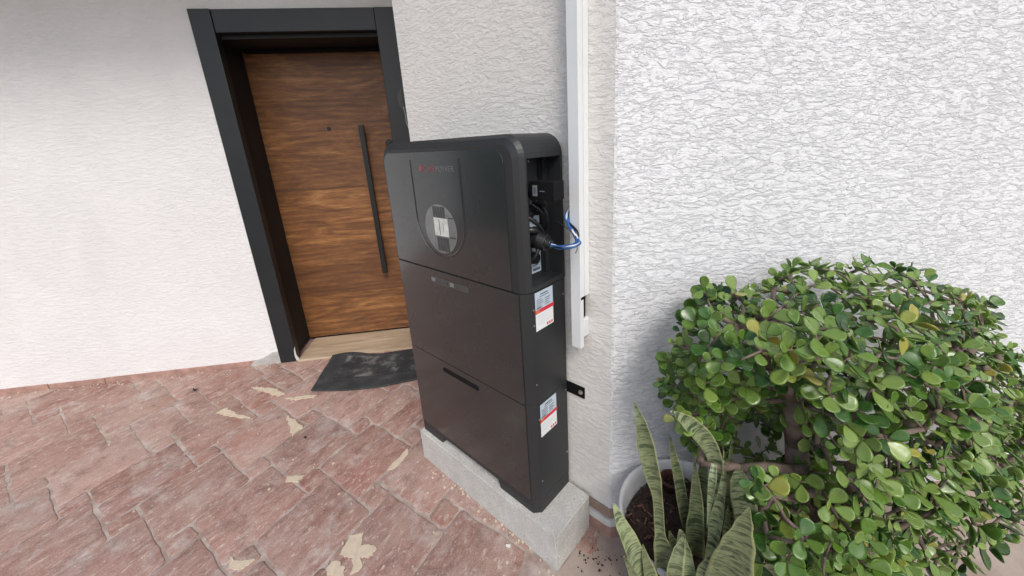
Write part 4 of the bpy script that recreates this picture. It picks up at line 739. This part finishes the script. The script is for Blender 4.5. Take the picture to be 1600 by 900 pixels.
# plug-in data logger
dg = bmesh.new(); tube(dg, [(XP, -.112, 1.272), (.712, -.112, 1.272), (.7125, -.112, 1.272), (.728, -.112, 1.272)], [.019, .019, .022, .022], 20)
y0, y1, z0, z1 = -.135, -.089, 1.247, 1.2975
box(dg, .7285, .812, y0, y1, z0, z1); fix(dg); dgo = obj('data_logger', dg, 'matte_black', inv, bevel=.005, seg=3)
bm = bmesh.new(); box(bm, .738, .7545, y0 - .0008, y0 + .001, 1.2575, 1.287, 0); box(bm, .7415, .751, y0 - .0012, y0 - .0006, 1.2635, 1.281, 1)
for q in range(3): box(bm, .764 + q * .006, .768 + q * .006, y0 - .0008, y0 + .0005, 1.270, 1.2725, 0)
plain('sticker_grey', (.20, .22, .24), .5)
fix(bm); obj('sticker', bm, ['sticker_grey', 'label_ink'], dgo)
# wall bracket
bm = bmesh.new(); box(bm, .735, .817, -.0045, -.0012, .546, .590); box(bm, .735, .7385, -.0135, -.0012, .546, .590); fix(bm)
br = obj('wall_bracket', bm, 'matte_black', cab, bevel=.001)
bm = bmesh.new(); cyl(bm, (.802, -.0045, .568), (0, -1, 0), .0085, .0015, 18); cyl(bm, (.802, -.006, .568), (0, -1, 0), .0055, .005, 6); fix(bm); obj('bolt', bm, 'steel', br)

# ------------------------------------------------------------ cable duct on the wall and wires
duct = tag(empty('cable_duct', (.816, 0, .767)), 'white rectangular cable duct fixed upright to the stucco wall beside the cabinet', 'cable duct')
bm = bmesh.new(); box(bm, .799, .834, -.048, -.0445, .767, HT - .01); box(bm, .799, .8025, -.0443, -.001, .767, HT - .01); box(bm, .8308, .834, -.0443, -.030, .767, .93); fix(bm)
obj('duct_cover', bm, 'white_plastic', duct, bevel=.0012)
bm = bmesh.new(); box(bm, .8028, .8334, -.0441, -.0265, .940, HT - .012); box(bm, .8028, .8352, -.0250, -.0012, .940, HT - .012); box(bm, .8028, .8322, -.0264, -.0251, .941, HT - .013); fix(bm); obj('duct_body', bm, 'white_plastic', duct, bevel=.001)
bm = bmesh.new(); box(bm, .812, .8302, -.030, -.015, .868, .939); fix(bm); obj('inner_rail', bm, 'matte_black', duct)
bm = bmesh.new(); box(bm, .806, .8345, -.029, -.0012, .800, .862); fix(bm); obj('end_clip', bm, 'clip_plastic', duct, bevel=.003)
wires = tag(empty('wire_bundle', (.83, -.1, 1.12)), 'loop of blue and white wires running from the cabinet socket behind the white duct', 'wires')
rw = random.Random(3)
wl = []
for i in range(8):
    j = lambda s: Vector((rw.uniform(-s, s), rw.uniform(-s, s), rw.uniform(-s, s)))
    wl.append([Vector((.770, -.110, 1.118)) + j(.005), Vector((.80, -.112, 1.112)) + j(.005), Vector((.840, -.110, 1.118)) + j(.006), Vector((.866 + rw.uniform(-.012, .008), -.100, 1.134)) + j(.006),
               Vector((.848, -.088, 1.150)) + j(.009), Vector((.822, -.070, 1.163)) + j(.009), Vector((.796, -.055, 1.178)) + j(.009), Vector((.782, -.035, 1.195)) + j(.007), Vector((.780, -.012, 1.215))])
for i, w_ in enumerate(wl):
    bm = bmesh.new(); tube(bm, spline(w_, 7), .0027, 8); fix(bm)
    obj('wire', bm, ('wire_blue', 'wire_white', 'wire_blue', 'wire_blue', 'wire_white', 'wire_blue', 'wire_blue', 'wire_black')[i], wires, smooth=True)
bm = bmesh.new(); tube(bm, spline([(.735, -.10, 1.175), (.78, -.10, 1.185), (.82, -.098, 1.17), (.848, -.095, 1.145), (.86, -.1, 1.115), (.855, -.102, 1.10)], 7), .0011, 6); fix(bm); obj('wire', bm, 'wire_black', wires, smooth=True)

# ------------------------------------------------------------ pots
def lathe(bm, c, prof, seg=56, mi=0, cap=False):
    rings = [[(c[0] + r * math.cos(2 * math.pi * k_ / seg), c[1] + r * math.sin(2 * math.pi * k_ / seg), z) for k_ in range(seg)] for r, z in prof]
    loft(bm, rings, cap, mi)
def soil_disc(c, r, z, name, parent, seed, chips=150):
    bm = bmesh.new(); n = 34; V = {}
    for i in range(n + 1):
        for j in range(n + 1):
            x, y = -r + 2 * r * i / n, -r + 2 * r * j / n
            if x * x + y * y < (r * 1.0) ** 2:
                V[i, j] = bm.verts.new((c[0] + x, c[1] + y, z + noise.noise(Vector((x * 18 + seed, y * 18, 0))) * .013 + noise.noise(Vector((x * 60 + seed, y * 60, 0))) * .006))
    for i in range(n):
        for j in range(n):
            q = [V.get((i, j)), V.get((i + 1, j)), V.get((i + 1, j + 1)), V.get((i, j + 1))]
            if all(q): bm.faces.new(q).smooth = True
    rr = random.Random(seed)
    for k_ in range(chips):
        a = rr.uniform(0, 6.28); d_ = r * .95 * math.sqrt(rr.random()); p = Vector((c[0] + d_ * math.cos(a), c[1] + d_ * math.sin(a), z + .006 + rr.random() * .008))
        dv = Vector((rr.uniform(-1, 1), rr.uniform(-1, 1), rr.uniform(-.3, .4))).normalized(); L_ = rr.uniform(.006, .03)
        tube(bm, [p - dv * L_ / 2, p + dv * L_ / 2], [rr.uniform(.0012, .0035), rr.uniform(.0008, .003)], 5, mi=1 if rr.random() < .4 else 0)
    fix(bm); return obj(name, bm, ['soil', 'twig'], parent)
PC = (1.191, -.0315)
bm = bmesh.new(); lathe(bm, PC, [(.01, .0), (.150, .0), (.156, .004), (.190, .318), (.1915, .326), (.1985, .330), (.2010, .340), (.1990, .3485), (.194, .350), (.188, .344), (.184, .32), (.176, .25), (.17, .2)])
fix(bm); pot = obj('plant_pot', bm, 'pot_white', None, smooth=True, origin=(PC[0], PC[1], 0))
tag(pot, 'round pale grey plastic pot by the wall corner holding the striped upright leaves', 'plant pot')
soil_disc(PC, .181, .285, 'soil', pot, 3, 260)
PC2 = (1.50, .165)
bm = bmesh.new(); lathe(bm, PC2, [(.01, .0), (.125, .0), (.13, .004), (.158, .262), (.168, .266), (.170, .29), (.165, .294), (.158, .29), (.152, .25), (.15, .2)])
fix(bm); pot2 = tag(obj('plant_pot', bm, 'navy_plastic', None, smooth=True, origin=(PC2[0], PC2[1], 0)), 'dark navy pot half hidden under the round leaved bush', 'plant pot')
soil_disc(PC2, .155, .262, 'soil', pot2, 9, 120)
bm = bmesh.new(); lathe(bm, (1.095, .082), [(.012, .262), (.024, .262), (.030, .307), (.034, .309), (.035, .321), (.031, .322), (.028, .305), (.024, .27)], 28); fix(bm)
tag(obj('plant_pot', bm, 'terracotta', None, smooth=True, origin=(1.095, .082, .27)), 'tiny terracotta pot standing inside the pale grey pot', 'plant pot')

# ------------------------------------------------------------ snake plant
sp_ = tag(empty('snake_plant', (PC[0], PC[1], .28)), 'snake plant with upright mottled green blades in the pale grey pot', 'plant')
CAMP = Vector((1.42820621, -0.93694704, 1.39966034))
def blade(pts, mat, cup=.22, seed=0):
    cs = spline([Vector(p[:3]) for p in pts], 6); n = len(cs); hw = []
    for i in range(n):
        t = i / 6; k_ = min(int(t), len(pts) - 2); f_ = t - k_; f_ = f_ * f_ * (3 - 2 * f_) if k_ < len(pts) - 2 else f_ ** .8
        hw.append(pts[k_][3] * (1 - f_) + pts[k_ + 1][3] * f_)
    bm = bmesh.new(); el = bm.loops.layers.float_color.new('edge'); uv = bm.loops.layers.uv.verify(); M_ = 8; rows = []; acc = 0
    for i, p in enumerate(cs):
        t = (cs[min(i + 1, n - 1)] - cs[max(i - 1, 0)]).normalized(); vd = (CAMP - p).normalized()
        s_ = t.cross(vd).normalized()
        tw = math.sin(i / n * 2.2 + seed) * .35; nn = s_.cross(t).normalized(); s_ = (s_ * math.cos(tw) + nn * math.sin(tw)).normalized(); nn = s_.cross(t).normalized()
        if i: acc += (cs[i] - cs[i - 1]).length
        row = []
        for k_ in range(M_ + 1):
            q = k_ / M_ * 2 - 1; wob = 1 + .05 * noise.noise(Vector((i * .4, seed, q)))
            row.append((p + s_ * (q * hw[i] * wob) - nn * (cup * hw[i] * (1 - q * q)), abs(q), q * hw[i], acc))
        rows.append(row)
    fr = [[bm.verts.new(c[0]) for c in r] for r in rows]
    bk = []
    for i, r in enumerate(rows):
        t = (cs[min(i + 1, n - 1)] - cs[max(i - 1, 0)]).normalized(); vd = (CAMP - cs[i]).normalized()
        bk.append([bm.verts.new(c[0] - vd * (.0032 * (1 - c[1] ** 3) + .0006)) for c in r])
    def quad(a, b, c, d_, ia, flip):
        f = bm.faces.new((a, b, c, d_) if not flip else (d_, c, b, a)); f.smooth = True
        lut = {id(a): ia[0], id(b): ia[1], id(c): ia[2], id(d_): ia[3]}
        for l in f.loops:
            v = lut[id(l.vert)] if id(l.vert) in lut else ia[0]
            e_ = 1.0 if v[1] > .93 else 0.0; l[el] = (e_, e_, e_, 1); l[uv].uv = (v[2], v[3] + seed * .7)
    for i in range(n - 1):
        for k_ in range(M_):
            ia = (rows[i][k_], rows[i][k_ + 1], rows[i + 1][k_ + 1], rows[i + 1][k_])
            quad(fr[i][k_], fr[i][k_ + 1], fr[i + 1][k_ + 1], fr[i + 1][k_], ia, False)
            quad(bk[i][k_], bk[i][k_ + 1], bk[i + 1][k_ + 1], bk[i + 1][k_], ia, True)
        for k_, fl in ((0, True), (M_, False)):
            ia = (rows[i][k_], rows[i][k_], rows[i + 1][k_], rows[i + 1][k_])
            quad(fr[i][k_], bk[i][k_], bk[i + 1][k_], fr[i + 1][k_], ia, fl)
    fix(bm)
    return obj('leaf', bm, mat, sp_)
for i_, (key, pts) in enumerate(SNAKE.items()):
    blade(pts, 'snake_dark' if key in 'aehnkopqst' else 'snake_pale', cup=.55 if key in 'fc' else .3, seed=i_ * 1.3)

# ------------------------------------------------------------ jade bush
jp = tag(empty('jade_plant', (1.47, .12, .28)), 'large spreading jade bush with round glossy green leaves against the bright wall', 'plant')
rj = random.Random(21)
nodes = [Vector((1.475, .115, .27)), Vector((1.45, .09, .40)), Vector((1.415, .085, .52)), Vector((1.395, .075, .64)), Vector((1.372, .05, .78)), Vector((1.325, 0, .894)), Vector((1.36, -.03, .86)),
         Vector((1.50, .16, .42)), Vector((1.53, .18, .58)), Vector((1.56, .22, .74)), Vector((1.46, .10, .80)), Vector((1.40, .02, .60)), Vector((1.30, -.05, .60)), Vector((1.22, -.09, .60))]
par = [-1, 0, 1, 2, 3, 4, 4, 0, 7, 8, 3, 2, 11, 12]
targets = [Vector(p) for p in JADE]
order = sorted(range(len(targets)), key=lambda i: min((targets[i] - n_).length for n_ in nodes))
for i in order:
    p = targets[i]; best = min(range(len(nodes)), key=lambda k_: (nodes[k_] - p).length + .25 * (nodes[k_] - nodes[0]).length * 0 + (.05 if nodes[k_].z > p.z + .05 else 0))
    q = nodes[best]; d_ = (p - q).length
    if d_ > .09:
        m1 = q.lerp(p, .5) + Vector((0, 0, -.012)) + Vector([rj.uniform(-.008, .008) for _ in range(3)]); nodes.append(m1); par.append(best); best = len(nodes) - 1
    nodes.append(p); par.append(best)
# pipe model radii
load = [0] * len(nodes)
for i in range(len(nodes) - 1, 0, -1):
    load[i] += 1
    if par[i] >= 0: load[par[i]] += load[i]
bm = bmesh.new()
for i in range(1, len(nodes)):
    a, b = nodes[par[i]], nodes[i]
    ra = min(.034, .0017 * max(1, load[par[i]]) ** .49); rb = min(.032, .0017 * max(1, load[i]) ** .49); ra = min(ra, rb * 1.6)
    mid = a.lerp(b, .5) + Vector([rj.uniform(-.004, .004) for _ in range(3)])
    tube(bm, [a, mid, b], [ra, (ra + rb) / 2, rb], 7, True)
for f in bm.faces: f.smooth = True
fix(bm); obj('stem', bm, 'trunk', jp)
bm = bmesh.new(); tl = bm.loops.layers.float_color.new('tint')
def jleaf(base, dirv, nrm, L_, tint):
    dirv = dirv.normalized(); side = dirv.cross(nrm).normalized(); nn = side.cross(dirv).normalized()
    w = L_ * rj.uniform(.36, .44); th = L_ * .045; cupa = rj.uniform(.05, .2)
    prof = [(0, .10), (.12, .28), (.3, .66), (.5, .93), (.68, 1.0), (.84, .84), (.94, .52)]
    K = 6; top = []; bot = []
    cs_ = []
    for t, wf in prof:
        c = base + dirv * (t * L_) + nn * (-cupa * L_ * (t * (1 - t)))
        rt = []; rb_ = []
        for k_ in range(K + 1):
            q = k_ / K * 2 - 1
            p = c + side * (q * w * wf) + nn * (abs(q) ** 2 * w * wf * .22)
            bulge = th * (1 - q * q) ** .5 * min(1, .45 + wf)
            rt.append(p + nn * (bulge + (.0 if abs(q) < 1 else 0))); rb_.append(p - nn * bulge)
        cs_.append((rt, rb_))
    R_ = []
    for rt, rb_ in cs_:
        ring = [bm.verts.new(v) for v in rt] + [bm.verts.new(v) for v in reversed(rb_[1:-1])]
        R_.append(ring)
    n = len(R_[0]); fs = []
    for a, b in zip(R_, R_[1:]):
        for i in range(n): fs.append(bm.faces.new((a[i], a[(i + 1) % n], b[(i + 1) % n], b[i])))
    tip = bm.verts.new(base + dirv * L_)
    for i in range(n): fs.append(bm.faces.new((R_[-1][i], R_[-1][(i + 1) % n], tip)))
    fs.append(bm.faces.new(list(reversed(R_[0]))))
    for f in fs:
        f.smooth = True
        for l in f.loops: l[tl] = (tint, tint, tint, 1)
ctr = Vector((1.42, .12, .62)); light = Vector((.45, -.45, .75)).normalized()
start = len(nodes) - 0
tset = {}
for i, p in enumerate(nodes):
    tset[i] = par[i]
def near_target(p): return any((p - t_).length < 1e-6 for t_ in targets)
for i, p in enumerate(nodes):
    if i < 14 or not near_target(p): continue
    a = nodes[par[i]]; g = (p - a)
    g = g.normalized() if g.length > 1e-4 else Vector((0, 0, 1))
    out = (p - ctr).normalized()
    ax = (g * .35 + out * .35 + light * .75 + Vector([rj.uniform(-.45, .45) for _ in range(3)])).normalized()
    s0 = ax.cross(Vector((rj.uniform(-1, 1), rj.uniform(-1, 1), rj.uniform(-1, 1)))).normalized(); s1 = ax.cross(s0).normalized()
    size = rj.choice([rj.uniform(.020, .030), rj.uniform(.032, .044), rj.uniform(.036, .048)]) * (1.12 if p.z < .55 and p.x > 1.36 else 1.0); base_t = min(1, max(0, rj.gauss(.50, .22)))
    np_ = rj.choice([2, 2, 3]); gap = rj.uniform(.010, .015)
    for k_ in range(np_):
        sv = s0 if k_ % 2 == 0 else s1; lv = size * (1.0 - .16 * k_); c = p + ax * (gap * (k_ - np_ + 1.6) * 1.2)
        open_ = .25 + .32 * k_
        for sg in (1, -1):
            dv = (sv * sg * (1 - open_ * .5) + ax * open_ + Vector([rj.uniform(-.18, .18) for _ in range(3)]) + Vector((0, 0, -.08))).normalized()
            nv = (ax - dv * ax.dot(dv)).normalized()
            tint = min(1, max(0, base_t + rj.uniform(-.16, .16) + (.06 * k_)))
            if rj.random() < .05: tint = rj.uniform(.85, 1)
            jleaf(c + sv * sg * .003, dv, nv, lv * rj.uniform(.85, 1.1), tint)
fo = obj('foliage', bm, 'jade_leaf', jp)

# ------------------------------------------------------------ small loose things on the floor
bm = bmesh.new(); rc = random.Random(8)
for k_ in range(90):
    if k_ < 60: x, y = rc.gauss(.93, .045), rc.gauss(-.10, .04)
    else: x, y = rc.uniform(.86, 1.1), rc.uniform(-.35, -.03)
    if x < .852 or (x - PC[0]) ** 2 + (y - PC[1]) ** 2 < .16 ** 2 or y > -.02: continue
    s = rc.uniform(.0010, .0034) * (2.2 if rc.random() < .14 else 1)
    r_ = bmesh.ops.create_icosphere(bm, subdivisions=1, radius=s, matrix=Matrix.Translation((x, y, -.002 + s * .5)))
    for v in r_['verts']: v.co += Vector([rc.uniform(-.4, .4) * s for _ in range(3)])
tag(obj('soil_crumbs', bm, 'soil'), 'dark crumbs of potting soil scattered on the beige floor', kind='stuff')
def dry(loc, s, rot):
    bm = bmesh.new(); vs = []
    for k_ in range(10):
        a = 2 * math.pi * k_ / 10; r = s * (1 if k_ % 2 else .55); vs.append(bm.verts.new((loc[0] + r * math.cos(a + rot), loc[1] + .6 * r * math.sin(a + rot), .006 + .3 * s * abs(math.sin(a * 1.5)))))
    bm.faces.new(vs); bmesh.ops.solidify(bm, geom=bm.faces[:], thickness=.001); return obj('dry_leaf', bm, 'dry_leaf', origin=(loc[0], loc[1], 0))
tag(dry((-1.56, -.842), .024, .3), 'shrivelled dark leaf on the paving near the left wall', 'dry leaf')
tag(dry((-.535, -.542), .012, 1.2), 'small dark leaf fragment on the paving left of the cabinet', 'dry leaf')
bm = bmesh.new(); cv = [(.650, -.272), (.666, -.266), (.661, -.258), (.652, -.262)]
prism(bm, cv, .001, .006); v_ = bm.verts[:]; v_[4].co.z = .012; fix(bm)
tag(obj('plaster_chip', bm, 'chip', origin=(.656, -.266, 0)), 'little white plaster chip on the paving in front of the concrete block', 'chip')
